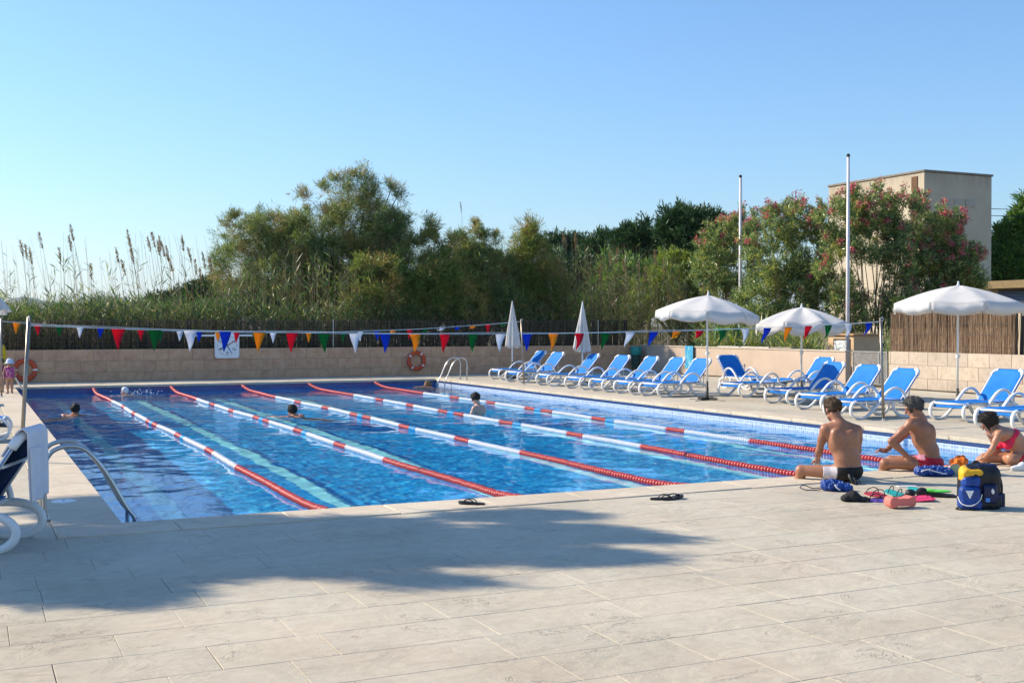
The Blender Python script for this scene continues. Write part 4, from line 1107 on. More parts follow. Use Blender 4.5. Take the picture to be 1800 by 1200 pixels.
# posts and bunting
M_POST = simple('post_steel', (0.30, 0.26, 0.22), .38, .5, .12, 5, Metallic=.75)
def flag_post(label, foot, top, r=.026):
    t = thing('flag_post', label, 'post', tuple(foot), 0, 'steel posts holding the flag lines')
    d = Vector(top) - Vector(foot)
    b = MB(); b.tube([(0, 0, 0), d * .5, d], r, 12); b.build('tube', M_POST, t, True)
    b = MB(); b.lathe([(.055, 0), (.055, .012), (.034, .016), (.032, .04)], 14); b.build('socket', M_STEEL, t, auto=35)
    b = MB(); b.tube([d + Vector((0, 0, -.06)), d + Vector((0, -.05, -.05)), d + Vector((0, -.07, -.01)), d + Vector((0, -.05, .015)), d + Vector((0, 0, .0))], .007, 6); b.build('eye_hook', M_STEEL, t)
    return Vector(top)
YN, YF = 5.35, 20.2
top_nl = on_y(51, 557, YN); foot_nl = on_y(35.5, 573, YN); foot_nl.z = 0
foot_nr = on_ground(1553, 739); top_nr = on_y(1548, 559, foot_nr.y)
foot_fr = on_ground(921, 676); top_fr = on_y(916, 561, foot_fr.y)
foot_fl = on_y(2, 573, YF); foot_fl.z = 0; top_fl = on_y(2, 560, YF)
flag_post('steel flag post near left, rising behind the white towel', foot_nl, top_nl, .025)
flag_post('steel flag post on the right deck between the loungers and the pool', foot_nr, top_nr)
flag_post('slim steel flag post at the far right between the two closed parasols', foot_fr, top_fr, .024)
flag_post('white flag post at the far left edge behind the children', foot_fl, top_fl, .022)
FLAGC = {'r': simple('flag_red', (0.66, 0.012, 0.045), .55, .3, .05), 'g': simple('flag_green', (0.008, 0.20, 0.045), .55, .3, .05), 'w': simple('flag_white', (0.72, 0.74, 0.80), .55, .3, .03),
         'b': simple('flag_blue', (0.006, 0.075, 0.55), .55, .3, .05), 'y': simple('flag_yellow', (0.78, 0.36, 0.015), .55, .3, .05)}
for k_, mt in FLAGC.items():           # thin cloth: some light comes through
    nt = mt.node_tree; pb = [n_ for n_ in nt.nodes if n_.type == 'BSDF_PRINCIPLED'][0]; tr = nt.nodes.new('ShaderNodeBsdfTranslucent'); mx = nt.nodes.new('ShaderNodeMixShader'); mx.inputs[0].default_value = .58
    nt.links.new(pb.inputs['Base Color'].links[0].from_socket, tr.inputs[0]); nt.links.new(pb.outputs[0], mx.inputs[1]); nt.links.new(tr.outputs[0], mx.inputs[2]); nt.links.new(mx.outputs[0], [n_ for n_ in nt.nodes if n_.type == 'OUTPUT_MATERIAL'][0].inputs[0])
def bunting(label, A, B, sag, t0, t1, n, seq, wind, seed, w=.165, h=.275):
    A, B = Vector(A), Vector(B)
    t = thing('bunting', label, 'bunting', tuple(A), 0, 'flag lines across the pool')
    f = lambda u: (B - A) * u + Vector((0, 0, -4 * sag * u * (1 - u) - .05))
    mb = MB(); mb.tube([f(u) for u in np.linspace(0, 1, 60)], .0045, 6); mb.build('cord', M_WHITE, t)
    mb = MB(); mb.tube([f(u) + Vector((0, .012, .014 + .008 * math.sin(u * 31))) for u in np.linspace(0, 1, 60)], .003, 5); mb.build('second_cord', M_WHITE, t)
    r = random.Random(seed)
    for i in range(n):
        u = t0 + (t1 - t0) * i / (n - 1); c = f(u); w_, lift = wind(u, r)
        d = (B - A).normalized()
        rows = 5; vs_ = []; fs_ = []
        for k in range(rows + 1):
            s_ = k / rows; half = w / 2 * (1 - s_) + .004
            drop = h * s_ * (1 - lift * s_); side = -w_ * h * s_ ** 1.5; fwd = (-.35 * lift * h * s_ + .02 * math.sin(s_ * 5 + i))
            o_ = c + d * side + Vector((0, fwd, -drop - .004))
            for q in (-1, 0, 1): vs_.append(o_ + d * (half * q) + Vector((0, (.012 if q == 0 else 0) * math.sin(i * 1.7 + s_ * 3), 0)))
        for k in range(rows):
            for q in range(2): fs_.append((k * 3 + q, k * 3 + q + 1, k * 3 + q + 4, k * 3 + q + 3))
        o = mesh_obj('flag', vs_, fs_, FLAGC[seq[i % 5]], t, True); solidify(o, .0015)
def wind_near(u, r):
    if u < .42: return r.uniform(-.03, .06), 0.0
    if u < .62: return .05 + (u - .42) * 1.2 + r.uniform(-.05, .05), .02
    v = [(.35, .05), (.42, .15), (.35, .15), (.15, .1), (.45, .12), (.62, .30), (.75, .55)][r.randrange(7)]
    return v[0] + r.uniform(-.08, .08), v[1]
def wind_far(u, r):
    if u < .70: return r.uniform(-.05, .08), r.choice((0, 0, .1))
    return (.1, -.0) if r.random() < .4 else (r.uniform(.4, .8), r.uniform(.6, .95))
def u_of(px, A, B):
    d = ray(px, 573); n_ = Vector((d.y, -d.x)); A2, B2 = Vector((A.x, A.y)) - Vector((CX, CY)), Vector((B.x, B.y)) - Vector((CX, CY))
    return -A2.dot(n_) / (B2 - A2).dot(n_)
A, B = Vector(top_nl) + Vector((0, 0, -.06)), Vector(top_nr) + Vector((0, 0, -.02))
bunting('near flag line with large pennants crossing the pool in front', A, B, .16, u_of(208, A, B), u_of(1527, A, B), 29, 'rgwby', wind_near, 5)
A, B = Vector(top_fl) + Vector((0, 0, -.02)), Vector(top_fr) + Vector((0, 0, -.02))
bunting('far flag line with smaller looking pennants before the dark fence', A, B, .30, u_of(29, A, B), u_of(885, A, B), 28, 'yrgwb', wind_far, 6)

# ------------------------------------------------------------------ loungers
M_RESIN = simple('white_resin', (0.76, 0.76, 0.75), .38, .5, .03, 5)
M_SLING = N('blue_sling')
_v = M_SLING.coord('Object'); _w = M_SLING.n('TexWave'); M_SLING.t.links.new(_v, _w.inputs['Vector']); _w.inputs['Scale'].default_value = 55; _w.bands_direction = 'Y'
_c2 = M_SLING.ramp(M_SLING.noise(_v, 4, 4), [(0.3, (0.006, 0.17, 0.58)), (0.7, (0.016, 0.23, 0.68))])
_d = M_SLING.bsdf(_c2, .65, M_SLING.bump(_w.outputs['Fac'], .15, .002), .2); _t = M_SLING.n('BsdfTranslucent'); M_SLING.t.links.new(_c2, _t.inputs[0])
_m = M_SLING.n('MixShader'); _m.inputs[0].default_value = .10; M_SLING.t.links.new(_d, _m.inputs[1]); M_SLING.t.links.new(_t.outputs[0], _m.inputs[2]); M_SLING = M_SLING.done(_m.outputs[0])
SLING_SIDE = 1
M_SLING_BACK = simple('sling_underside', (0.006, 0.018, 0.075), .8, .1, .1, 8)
def lounger(name, label, back=50, group='blue and white sun loungers on the right deck', loc=(0, 0, 0), rz=0.0, L=.745):
    t = thing(name, label, 'sun lounger', loc, rz, group)
    W = .33
    side = smooth_path([(.10, 0, .335), (.02, 0, .30), (-.03, 0, .20), (.0, 0, .085), (.10, 0, .03), (.26, 0, .022), (.40, 0, .075), (.58, 0, .22), (.76, 0, .40), (.90, 0, .515), (1.04, 0, .565), (1.18, 0, .545), (1.28, 0, .46), (1.32, 0, .34), (1.31, 0, .29)], 4)
    rear = smooth_path([(1.02, 0, .29), (1.06, 0, .17), (1.16, 0, .065), (1.30, 0, .022), (1.46, 0, .03), (1.56, 0, .10), (1.57, 0, .19), (1.50, 0, .26), (1.38, 0, .295), (1.2, 0, .30)], 4)
    for s_ in (-1, 1):
        off = Vector((0, s_ * (W + .035), 0))
        b = MB(); b.tube([v_ + off for v_ in side], .031, 8, False, (1.2, .8)); b.build('side_frame', M_RESIN, t, True)
        b = MB(); b.tube([v_ + off * .93 for v_ in rear], .030, 8, False, (1.2, .8)); b.build('rear_leg', M_RESIN, t, True)
    # seat
    fr = MB()
    for s_ in (-1, 1): fr.tube([(.06, s_ * W, .318), (.6, s_ * W, .305), (1.30, s_ * W, .318)], .016, 8)
    fr.tube([(.06, -W, .318), (.06, W, .318)], .021, 8); fr.tube([(1.30, -W, .318), (1.30, W, .318)], .02, 8); fr.tube([(.68, -W, .285), (.68, W, .285)], .016, 8)
    fr.build('seat_frame', M_RESIN, t, True)
    def seat(u, v):
        x = .03 + 1.26 * u; y = (v - .5) * 2 * (W + .022)
        z = .345 - .028 * math.sin(math.pi * u) * (1 - (2 * v - 1) ** 2) - (.10 * max(0, (.07 - u) / .07) ** 1.5)
        return (x, y, z)
    b = MB(); b.grid(seat, 22, 8); o = b.build('seat_sling', M_SLING, t, True); solidify(o, .008)
    # back
    a = math.radians(back); ux = Vector((math.cos(a), 0, math.sin(a))); up = Vector((-math.sin(a), 0, math.cos(a))); P0 = Vector((1.24, 0, .335))
    def outl(n=7, inset=0.0):
        out = []; w = W - inset; r = .11
        for s_ in (-1, 1):
            arc = [(L - inset - r + r * math.sin(k / n * math.pi / 2), s_ * (w - r + r * math.cos(k / n * math.pi / 2))) for k in range(n + 1)]
            out += arc if s_ < 0 else arc[::-1]
        return [(0, -w)] + out + [(0, w)]
    b = MB(); b.tube([P0 + ux * l + Vector((0, y, 0)) for l, y in outl()], .017, 8, False, (1, 1)); 
    b.tube([P0 + Vector((0, -W, 0)), P0 + Vector((0, W, 0))], .018, 8); b.tube([P0 + ux * .4 - up * .02 + Vector((0, -W, 0)), P0 + ux * .4 - up * .02 + Vector((0, W, 0))], .014, 8)
    b.build('back_frame', M_RESIN, t, True)
    def bk(u, v):
        l = .005 + (L + .004) * u; w = W + .030; r = .15
        if l > L - r: 
            q = min(1, (l - (L + .012 - r)) / r); w = W + .030 - r * .85 * (1 - math.sqrt(max(0, 1 - q * q)))
        y = (2 * v - 1) * w
        return P0 + ux * l + Vector((0, y, 0)) + up * (.024 - .03 * math.sin(math.pi * u) * (1 - (2 * v - 1) ** 2) - .03 * abs(2 * v - 1) ** 8)
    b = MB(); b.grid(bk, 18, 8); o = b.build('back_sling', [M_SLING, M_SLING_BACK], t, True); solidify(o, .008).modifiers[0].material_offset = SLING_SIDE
    for s_ in (-1, 1):                                  # white moulded corner pieces at the head end
        b = MB(); pts = [P0 + ux * l + Vector((0, y, 0)) for l, y in outl()]
        seg = pts[1:9] if s_ < 0 else pts[9:17]
        b.tube(seg, .042, 8, False, (1, .9)); b.build('corner_cap', M_RESIN, t, True)
    b = MB()
    if back > 15 and L > .70:
        b.tube([P0 + ux * .42 + Vector((0, -W * .8, 0)) - up * .02, Vector((1.50, -W * .8, .20))], .012, 6); b.tube([P0 + ux * .42 + Vector((0, W * .8, 0)) - up * .02, Vector((1.50, W * .8, .20))], .012, 6); b.tube([(1.50, -W * .8, .20), (1.50, W * .8, .20)], .012, 6)
        b.build('back_prop', M_RESIN, t)
    return t
def put(t, p, rz): t.location = (p[0], p[1], 0); t.rotation_euler = (0, 0, rz)
L0_ = lounger('sun_lounger', 'first', 49)
_kids = {L0_.name: kids(L0_)}
row = [   # px,py of the near front foot (ground), heading in degrees, label
    (888, 667.5, 2, 'blue sun lounger farthest left in the row, beside the closed parasol at the end'),
    (921, 672.5, 3, 'blue sun lounger second from the far end, partly behind the slim post'),
    (974, 678.5, 1, 'blue sun lounger third from the far end, crossed by the closed parasol pole'),
    (1031, 684.5, 4, 'blue sun lounger in front of the teal litter bin'),
    (1072, 689, 1, 'blue sun lounger second left of the first open parasol pole, before the peach wall'),
    (1119, 693.5, 2, 'blue sun lounger in front of the light blue notice board'),
    (1169, 698, 3, 'blue sun lounger right beside the first open parasol pole'),
    (1397, 711.5, 4, 'blue sun lounger with a lower back, in front of the lounger spotted by shade'),
    (1458, 723, 3, 'blue sun lounger behind the head of the man in black trunks'),
    (1512, 737, 1, 'blue sun lounger crossed by the right flag post'),
    (1708, 742, 5, 'blue sun lounger behind the woman, its back partly shaded by the big parasol'),
    (1795, 757, 4, 'blue sun lounger cut off by the right edge behind the woman'),
    (1392, 693, 6, 'blue sun lounger behind the others, its raised back spotted with parasol shade'),
]
LJ = random.Random(8)
def lounge_copy(p, head, label, first=None):
    if first: t = first
    else:
        t = copy_tree(L0_, None, _kids)
    t['label'] = label; a = math.radians(head + LJ.uniform(-3, 3))
    # the near front foot touches at local (.2, -.33)
    off = Vector((math.cos(a) * .2 + math.sin(a) * .365, math.sin(a) * .2 - math.cos(a) * .365))
    put(t, (p[0] - off.x, p[1] - off.y), a); return t
for i, (px, py, h, lab) in enumerate(row):
    lounge_copy(on_ground(px, py), h, lab, L0_ if i == 0 else None)
t = lounger('sun_lounger', 'blue sun lounger with its back laid flat, beside the second open parasol', 4, loc=(0, 0, 0))
lounge_copy(on_ground(1311, 698), 5, t['label'], t)
t = copy_tree(L0_, None, _kids); t['label'] = 'sun lounger turned to face the camera, its back dark in shade beside the first parasol'
q = on_ground(1289, 681); a = math.radians(88); put(t, (q.x - math.cos(a) * 1.4, q.y - math.sin(a) * 1.4), a)
# left side
nl = lounger('sun_lounger', 'x', 57, L=.67); nl['label'] = 'shaded sun lounger with a white towel over its back, at the near left edge'; nl['group'] = 'sun loungers on the left deck'
hd = math.radians(-19); ctr = Vector((-.925, -.68)); put(nl, (ctr.x - math.cos(hd) * 1.42, ctr.y - math.sin(hd) * 1.42), hd)
for (px, py, h, lab) in ((12, 772, 176, 'blue and white lounger end poking in at the left edge beyond the towel'), (-20, 735, 178, 'sun lounger mostly outside the left edge, second along the left deck'), (-22, 712, 180, 'sun lounger mostly outside the left edge, farthest along the left deck')):
    t = copy_tree(L0_, None, _kids); t['label'] = lab; t['group'] = 'sun loungers on the left deck'
    p = on_ground(px, py); put(t, (p.x + .02, p.y), math.radians(h))

# towel over the near lounger's back
M_TOWEL = simple('towel_cloth', (0.74, 0.72, 0.76), .95, .05, .05, 8, .6, 130)
a50 = math.radians(57); topl = Vector((1.24 + math.cos(a50) * .68, 0, .335 + math.sin(a50) * .68))
Mn = Matrix.Translation((nl.location.x, nl.location.y, 0)) @ Matrix.Rotation(hd, 4, 'Z')
def towel(u, v):
    y = -.31 + .46 * v; s_ = (u - .30) * .84                     # arc length from the top edge, negative = front side
    if s_ < -.04: d = -s_ - .04; p = Vector((topl.x - .035 - math.cos(a50) * d, 0, topl.z + .012 - math.sin(a50) * d))
    elif s_ < .05: w = (s_ + .04) / .09; p = Vector((topl.x - .035 + .085 * w, 0, topl.z + .012 + .032 * math.sin(math.pi * w)))
    else: d = s_ - .05; p = Vector((topl.x + .05 + .02 * math.sin(v * 7 + d * 3) * d + .012 * math.sin(v * 13), 0, topl.z + .012 - d * (1 - .02 * v)))
    p.y = y + .03 * math.sin(u * 3) * (v - .5) + .02 * max(0, s_)
    return Mn @ p
tw_ = empty('towel', (nl.location.x, nl.location.y, 0)); tag(tw_, 'white towel hanging over the back of the near left lounger', 'towel')
b = MB(); b.grid(towel, 40, 22); o = b.build('cloth', M_TOWEL, None, True); o.parent = tw_; o.matrix_parent_inverse = Matrix.Translation((-nl.location.x, -nl.location.y, 0)); solidify(o, .012)
def fold(u, v):
    p = towel(.42 + .50 * u, .02 + .62 * v); return p + Vector((.012, -.03, -.06 - .02 * v)) @ Matrix.Identity(3)
b = MB(); b.grid(fold, 24, 14); o = b.build('lower_fold', M_TOWEL, None, True); o.parent = tw_; o.matrix_parent_inverse = Matrix.Translation((-nl.location.x, -nl.location.y, 0)); solidify(o, .01)

# ------------------------------------------------------------------ parasols
M_CANV = N('canvas'); _v = M_CANV.coord('Object')
_c2 = M_CANV.ramp(M_CANV.noise(_v, 2.5, 4), [(0.3, (0.80, 0.79, 0.77)), (0.7, (0.86, 0.85, 0.83))])
_d = M_CANV.bsdf(_c2, .8, M_CANV.bump(M_CANV.noise(_v, 6, 4), .25, .03), .1); _t = M_CANV.n('BsdfTranslucent'); M_CANV.t.links.new(_c2, _t.inputs[0])
_m = M_CANV.n('MixShader'); _m.inputs[0].default_value = .40; M_CANV.t.links.new(_d, _m.inputs[1]); M_CANV.t.links.new(_t.outputs[0], _m.inputs[2]); M_CANV = M_CANV.done(_m.outputs[0])
M_GREYP = simple('dark_pole', (0.06, 0.055, 0.05), .5, .4, .15)
def base_plate(t):
    b = MB(); b.tube([(0, 0, .0), (0, 0, .30)], .034, 10); b.build('base_tube', M_GREYP, t, True)
    for k in range(4):
        a = k * math.pi / 2 + .4; d = Vector((math.cos(a), math.sin(a), 0))
        b = MB(); b.box((-.03, -.02, 0), (.48, .02, .012), .003, Matrix.Rotation(a, 4, 'Z')); b.box((.0, -.008, .013), (.26, .008, .07), .002, Matrix.Rotation(a, 4, 'Z')); b.build('base_arm', M_GREYP, t)
def parasol_open(label, loc, apex_z, rad, rim_drop, tilt, seed, dark_to=.48, spin=.2, sag=.03):
    t = thing('open_parasol', label, 'parasol', loc, 0, 'open white parasols on the right deck'); base_plate(t)
    b = MB(); b.tube([(0, 0, .02), (0, 0, dark_to)], .029, 12); b.build('lower_pole', M_GREYP, t, True)
    b = MB(); b.tube([(0, 0, dark_to), (0, 0, apex_z - .1)], .024, 12); b.build('pole', M_WHITE, t, True)
    b = MB(); b.lathe([(.026, 1.05), (.042, 1.06), (.042, 1.13), (.026, 1.14)], 12); b.tube([(0.03, 0, 1.1), (.07, 0, 1.1)], .014, 8); b.build('clamp', M_WHITE, t, auto=35)
    ax = Matrix.Translation((0, 0, apex_z - .35)) @ Matrix.Rotation(tilt[0], 4, 'X') @ Matrix.Rotation(tilt[1], 4, 'Y') @ Matrix.Translation((0, 0, .35))
    r = random.Random(seed); n = 8
    def pt(k, s_):                                     # s_ 0 apex .. 1 rim, k in 0..8 continuous
        i = k - math.floor(k); a = 2 * math.pi * k / n + spin
        cord = math.cos(math.pi / n) / math.cos((i - .5) * 2 * math.pi / n)
        R = rad * s_ * (cord if True else 1)
        z = -rim_drop * (s_ ** 1.12) - sag * math.sin(math.pi * i) ** 2 * s_ + .035 * math.sin(math.pi * s_) 
        z += .010 * math.sin(s_ * 9 + k * 2.7 + seed) * math.sin(math.pi * i)
        return Vector((R * math.cos(a), R * math.sin(a), z))
    vs_ = []; fs_ = []; sub = 8; nr = 9; m_ = n * sub
    for j in range(nr + 1):
        for q in range(m_): vs_.append(ax @ pt(q / sub, max(j / nr, .02)))
    for j in range(nr):
        for q in range(m_): fs_.append((j * m_ + q, j * m_ + (q + 1) % m_, (j + 1) * m_ + (q + 1) % m_, (j + 1) * m_ + q))
    can = mesh_obj('canopy', vs_, fs_, M_CANV, t); can.data.polygons.foreach_set('use_smooth', [True] * len(fs_)); solidify(can, .003)
    # valance: scalloped panels, one per side
    for k in range(n):
        vv = []; ff = []
        for q in range(sub * 2 + 1):
            f = q / (sub * 2); kk = k + f * .985 + .0075; top = pt(kk if kk < k + .999 else k + .9985, 1.0); cu = .16 + .035 * math.sin(math.pi * f) ; o_ = Vector((top.x, top.y, 0)).normalized() * .004
            wv = .015 * math.sin(q * .9 + k * 2 + seed) 
            for z_ in (0, .5, 1): vv.append(ax @ (top + o_ + Vector((top.x * wv * z_, top.y * wv * z_, -cu * z_ + (.004 if z_ == 0 else 0)))))
        for q in range(sub * 2):
            for z_ in range(2): ff.append((q * 3 + z_, (q + 1) * 3 + z_, (q + 1) * 3 + z_ + 1, q * 3 + z_ + 1))
        o = mesh_obj('valance', vv, ff, M_CANV, can, True); solidify(o, .003)
    for k in range(n):
        b = MB(); b.tube([ax @ (pt(k, s_) + Vector((0, 0, -.012))) for s_ in (.04, .35, .7, .99)], .007, 6); rb = b.build('rib', M_WHITE, t)
        b = MB(); b.tube([ax @ Vector((0, 0, -.42)), ax @ (pt(k, .55) + Vector((0, 0, -.02)))], .005, 6); b.build('strut', M_WHITE, t)
    b = MB(); b.lathe([(.035, -.01), (.03, .02), (.018, .05), (.022, .075), (.004, .095)], 12, ax); b.build('finial', M_WHITE, t, auto=40)
u1 = on_ground(1243, 703); parasol_open('open white parasol farthest left, tilted, beside the turned dark blue lounger', tuple(u1), 2.46, 1.20, .42, (.02, .055), 1, .44, .2)
d2 = 28.2; u2 = at_dist(1409, 573, d2); parasol_open('middle open white parasol, its canopy crumpled, beside the lounger laid flat', (u2.x, u2.y, 0), 2.20, 1.16, .40, (-.02, .02), 2, .42, .55, .10)
u3 = on_ground(1683, 717); parasol_open('largest open white parasol at the right in front of the brown brushwood', tuple(u3), 2.60, 1.37, .40, (.0, .015), 3, .42, .38)
def parasol_closed(label, px, dist, ztop, zbot, rad, rz):
    p = at_dist(px, 573, dist); t = thing('closed_parasol', label, 'parasol', (p.x, p.y, 0), rz, 'closed white parasols'); base_plate(t)
    b = MB(); b.tube([(0, 0, .02), (0, 0, .55)], .028, 10); b.build('lower_pole', M_GREYP, t, True)
    b = MB(); b.tube([(0, 0, .55), (0, 0, ztop - .03)], .022, 10); b.build('pole', M_WHITE, t, True)
    vs_ = []; fs_ = []; m_ = 48; nr = 14
    for j in range(nr + 1):
        s_ = j / nr; R = .022 + rad * (s_ ** .85)
        for q in range(m_):
            a = 2 * math.pi * q / m_; f = 1 + (.28 * math.sin(a * 8 + .6 * s_) + .10 * math.sin(a * 3 + 2)) * min(1, s_ * 1.6)
            vs_.append((R * f * math.cos(a) + .03 * s_, R * f * math.sin(a) * .85, ztop - (ztop - zbot) * s_ - .05 * s_ * math.sin(a * 2 + 1)))
    for j in range(nr):
        for q in range(m_): fs_.append((j * m_ + q, j * m_ + (q + 1) % m_, (j + 1) * m_ + (q + 1) % m_, (j + 1) * m_ + q))
    o = mesh_obj('furled_canopy', vs_, fs_, M_CANV, t, True); solidify(o, .004)
    b = MB(); b.lathe([(.024, ztop - .01), (.018, ztop + .04), (.004, ztop + .08)], 10); b.build('finial', M_WHITE, t, auto=40)
    b = MB(); b.tube([(rad * .5, -rad * .4, zbot + .02), (rad * .45, -rad * .5, zbot - .10), (rad * .3, -rad * .45, zbot - .07)], .006, 5); b.build('tie_cord', M_ROPE, t)
parasol_closed('closed white parasol farther left beside the slim flag post', 900.5, 38.5, 2.50, 1.05, .20, .3)
parasol_closed('closed white parasol standing behind the third lounger', 1024, 34.8, 2.42, 1.0, .235, 1.2)
parasol_closed('closed white parasol with only its edge showing at the left edge', -10, 20, 2.32, 1.98, .20, .8)

# ------------------------------------------------------------------ figures: one continuous skin each, grown from a distance field
class Field:
    """smooth union of rounded cones and ellipsoids, meshed as one closed surface"""
    def __init__(s): s.p = []
    def cone(s, a, b, ra, rb, k=.025, sub=False): s.p.append(('c', np.array(a, float), np.array(b, float), ra, rb, k, sub, None)); return s
    def ell(s, c, r, k=.025, rot=None, sub=False): s.p.append(('e', np.array(c, float), np.array(r, float), 0, 0, k, sub, rot)); return s
    def rbox(s, c, half, r, k=.02, rot=None): s.p.append(('b', np.array(c, float), np.array(half, float), r, 0, k, False, rot)); return s
    def chain(s, pts, rad, k=.02):
        for i in range(len(pts) - 1): s.cone(pts[i], pts[i + 1], rad[i], rad[i + 1], k)
        return s
    def bounds(s):
        lo = np.full(3, 9e9); hi = -lo
        for t, a, b, ra, rb, k, sub, rot in s.p:
            if sub: continue
            if t == 'c': l = np.minimum(a - ra, b - rb); h = np.maximum(a + ra, b + rb)
            else: m_ = np.linalg.norm(b) if rot is not None else b; l = a - m_; h = a + m_
            lo = np.minimum(lo, l); hi = np.maximum(hi, h)
        return lo, hi
    def grid(s, h):
        lo, hi = s.bounds(); s.o = lo - 4 * h; n = np.ceil((hi - lo) / h).astype(int) + 8; s.h = h; s.n = n
        D = np.full(n, 1e3, np.float32)
        ax = [s.o[i] + h * np.arange(n[i]) for i in range(3)]; s.ax = ax
        for t, a, b, ra, rb, k, sub, rot in s.p:
            if t == 'c': l = np.minimum(a - ra, b - rb); u = np.maximum(a + ra, b + rb)
            else: m_ = np.linalg.norm(b) if rot is not None else b; l = a - m_; u = a + m_
            pad = k + 3 * h
            i0 = np.clip(np.floor((l - pad - s.o) / h).astype(int), 0, n - 1); i1 = np.clip(np.ceil((u + pad - s.o) / h).astype(int) + 1, 1, n)
            sl = tuple(slice(x, y) for x, y in zip(i0, i1))
            X, Y, Z = np.meshgrid(*[ax[i][sl[i]] for i in range(3)], indexing='ij'); P = np.stack([X, Y, Z], -1)
            if t == 'c':
                ab = b - a; L2 = max(ab @ ab, 1e-9); q = np.clip(((P - a) @ ab) / L2, 0, 1)
                d = np.linalg.norm(P - a - q[..., None] * ab, axis=-1) - (ra + (rb - ra) * q)
            elif t == 'b':
                Q = P - a
                if rot is not None: Q = Q @ np.array(rot)
                q = np.abs(Q) - b + ra; d = np.linalg.norm(np.maximum(q, 0), axis=-1) + np.minimum(q.max(-1), 0) - ra
            else:
                Q = P - a
                if rot is not None: Q = Q @ np.array(rot)
                k0 = np.linalg.norm(Q / b, axis=-1); k1 = np.linalg.norm(Q / (b * b), axis=-1); d = k0 * (k0 - 1) / np.maximum(k1, 1e-6)
            d = d.astype(np.float32); E_ = D[sl]
            if sub:
                hh = np.clip(.5 - .5 * (E_ + d) / k, 0, 1); D[sl] = E_ * (1 - hh) - d * hh + k * hh * (1 - hh)
            else:
                hh = np.clip(.5 + .5 * (E_ - d) / k, 0, 1); D[sl] = E_ * (1 - hh) + d * hh - k * hh * (1 - hh)
        s.D = D; return s
    def P(s): return np.meshgrid(*s.ax, indexing='ij')
def surface(D, o, h):
    """surface nets"""
    I = D < 0; n = np.array(D.shape)
    c = [(i, j, k) for i in (0, 1) for j in (0, 1) for k in (0, 1)]
    def sh(A, q): return A[q[0]:n[0] - 1 + q[0], q[1]:n[1] - 1 + q[1], q[2]:n[2] - 1 + q[2]]
    cnt = sum(sh(I, q).astype(np.int8) for q in c); act = (cnt > 0) & (cnt < 8)
    idx = np.argwhere(act); m_ = len(idx)
    vid = np.full(act.shape, -1, np.int64); vid[act] = np.arange(m_)
    val = {q: D[idx[:, 0] + q[0], idx[:, 1] + q[1], idx[:, 2] + q[2]] for q in c}
    S = np.zeros((m_, 3)); C = np.zeros(m_)
    for q in c:
        for ax in range(3):
            if q[ax] == 0:
                r = list(q); r[ax] = 1; r = tuple(r); a, b = val[q], val[r]; x = (a < 0) != (b < 0)
                t = np.where(x, a / np.where(np.abs(a - b) < 1e-9, 1, a - b), 0)
                p = np.zeros((m_, 3)) + np.array(q); p[:, ax] += t
                S[x] += p[x]; C[x] += 1
    V = o + h * (idx + S / np.maximum(C, 1)[:, None])
    F = []
    for ax in range(3):
        a, b = [(1, 2), (2, 0), (0, 1)][ax]
        lo = [slice(None)] * 3; hi = [slice(None)] * 3; lo[ax] = slice(0, n[ax] - 1); hi[ax] = slice(1, n[ax])
        e = np.argwhere(I[tuple(lo)] != I[tuple(hi)])
        ok = (e[:, a] > 0) & (e[:, b] > 0) & (e[:, a] < n[a] - 1) & (e[:, b] < n[b] - 1); e = e[ok]
        ins = I[tuple(lo)][e[:, 0], e[:, 1], e[:, 2]]
        def g(da, db):
            q = e.copy(); q[:, a] += da; q[:, b] += db; return vid[q[:, 0], q[:, 1], q[:, 2]]
        Q = np.stack([g(-1, -1), g(0, -1), g(0, 0), g(-1, 0)], -1); Q[~ins] = Q[~ins][:, ::-1]; F.append(Q)
    return V, np.concatenate(F)
def fmesh(name, D, fld, mat, parent):
    V, Q = surface(D, fld.o, fld.h)
    if len(V) == 0: return None
    return quads_obj(name, V, Q, mat, parent, True)
def skin(name, a, b, red):
    m = N(name); v = m.coord('Object')
    c = m.ramp(m.noise(v, 7, 4, .6), [(0.3, a), (0.7, b)])
    c = m.mix(m.math('MULTIPLY', m.ramp(m.noise(v, 3.2, 2), [(0.5, (0, 0, 0)), (0.75, (1, 1, 1))]), .45), c, red)
    bs = m.n('BsdfPrincipled'); m.set(bs, 'Base Color', c); m.set(bs, 'Roughness', .42); m.set(bs, 'Specular IOR Level', .45)
    bs.inputs['Subsurface Weight'].default_value = .12; bs.inputs['Subsurface Radius'].default_value = (.012, .005, .003); bs.inputs['Subsurface Scale'].default_value = 1.0
    m.t.links.new(m.bump(m.noise(v, 90, 3), .12, .002), bs.inputs['Normal'])
    return m.done(bs.outputs[0])
SK1 = skin('tanned_skin', (0.29, 0.125, 0.065), (0.42, 0.20, 0.115), (0.44, 0.14, 0.08))
SK2 = skin('brown_skin', (0.28, 0.12, 0.06), (0.40, 0.185, 0.105), (0.42, 0.135, 0.075))
SK3 = skin('warm_skin', (0.40, 0.185, 0.10), (0.50, 0.25, 0.15), (0.48, 0.175, 0.105))
SKP = skin('pale_skin', (0.52, 0.31, 0.22), (0.60, 0.38, 0.28), (0.58, 0.28, 0.20))
def hair_mat(name, a, b):
    m = N(name); v = m.coord('Object', (1, 1, .35)); n1 = m.noise(v, 120, 3, .7)
    return m.done(m.bsdf(m.ramp(n1, [(0.3, a), (0.7, b)]), .5, m.bump(n1, .9, .01), .4))
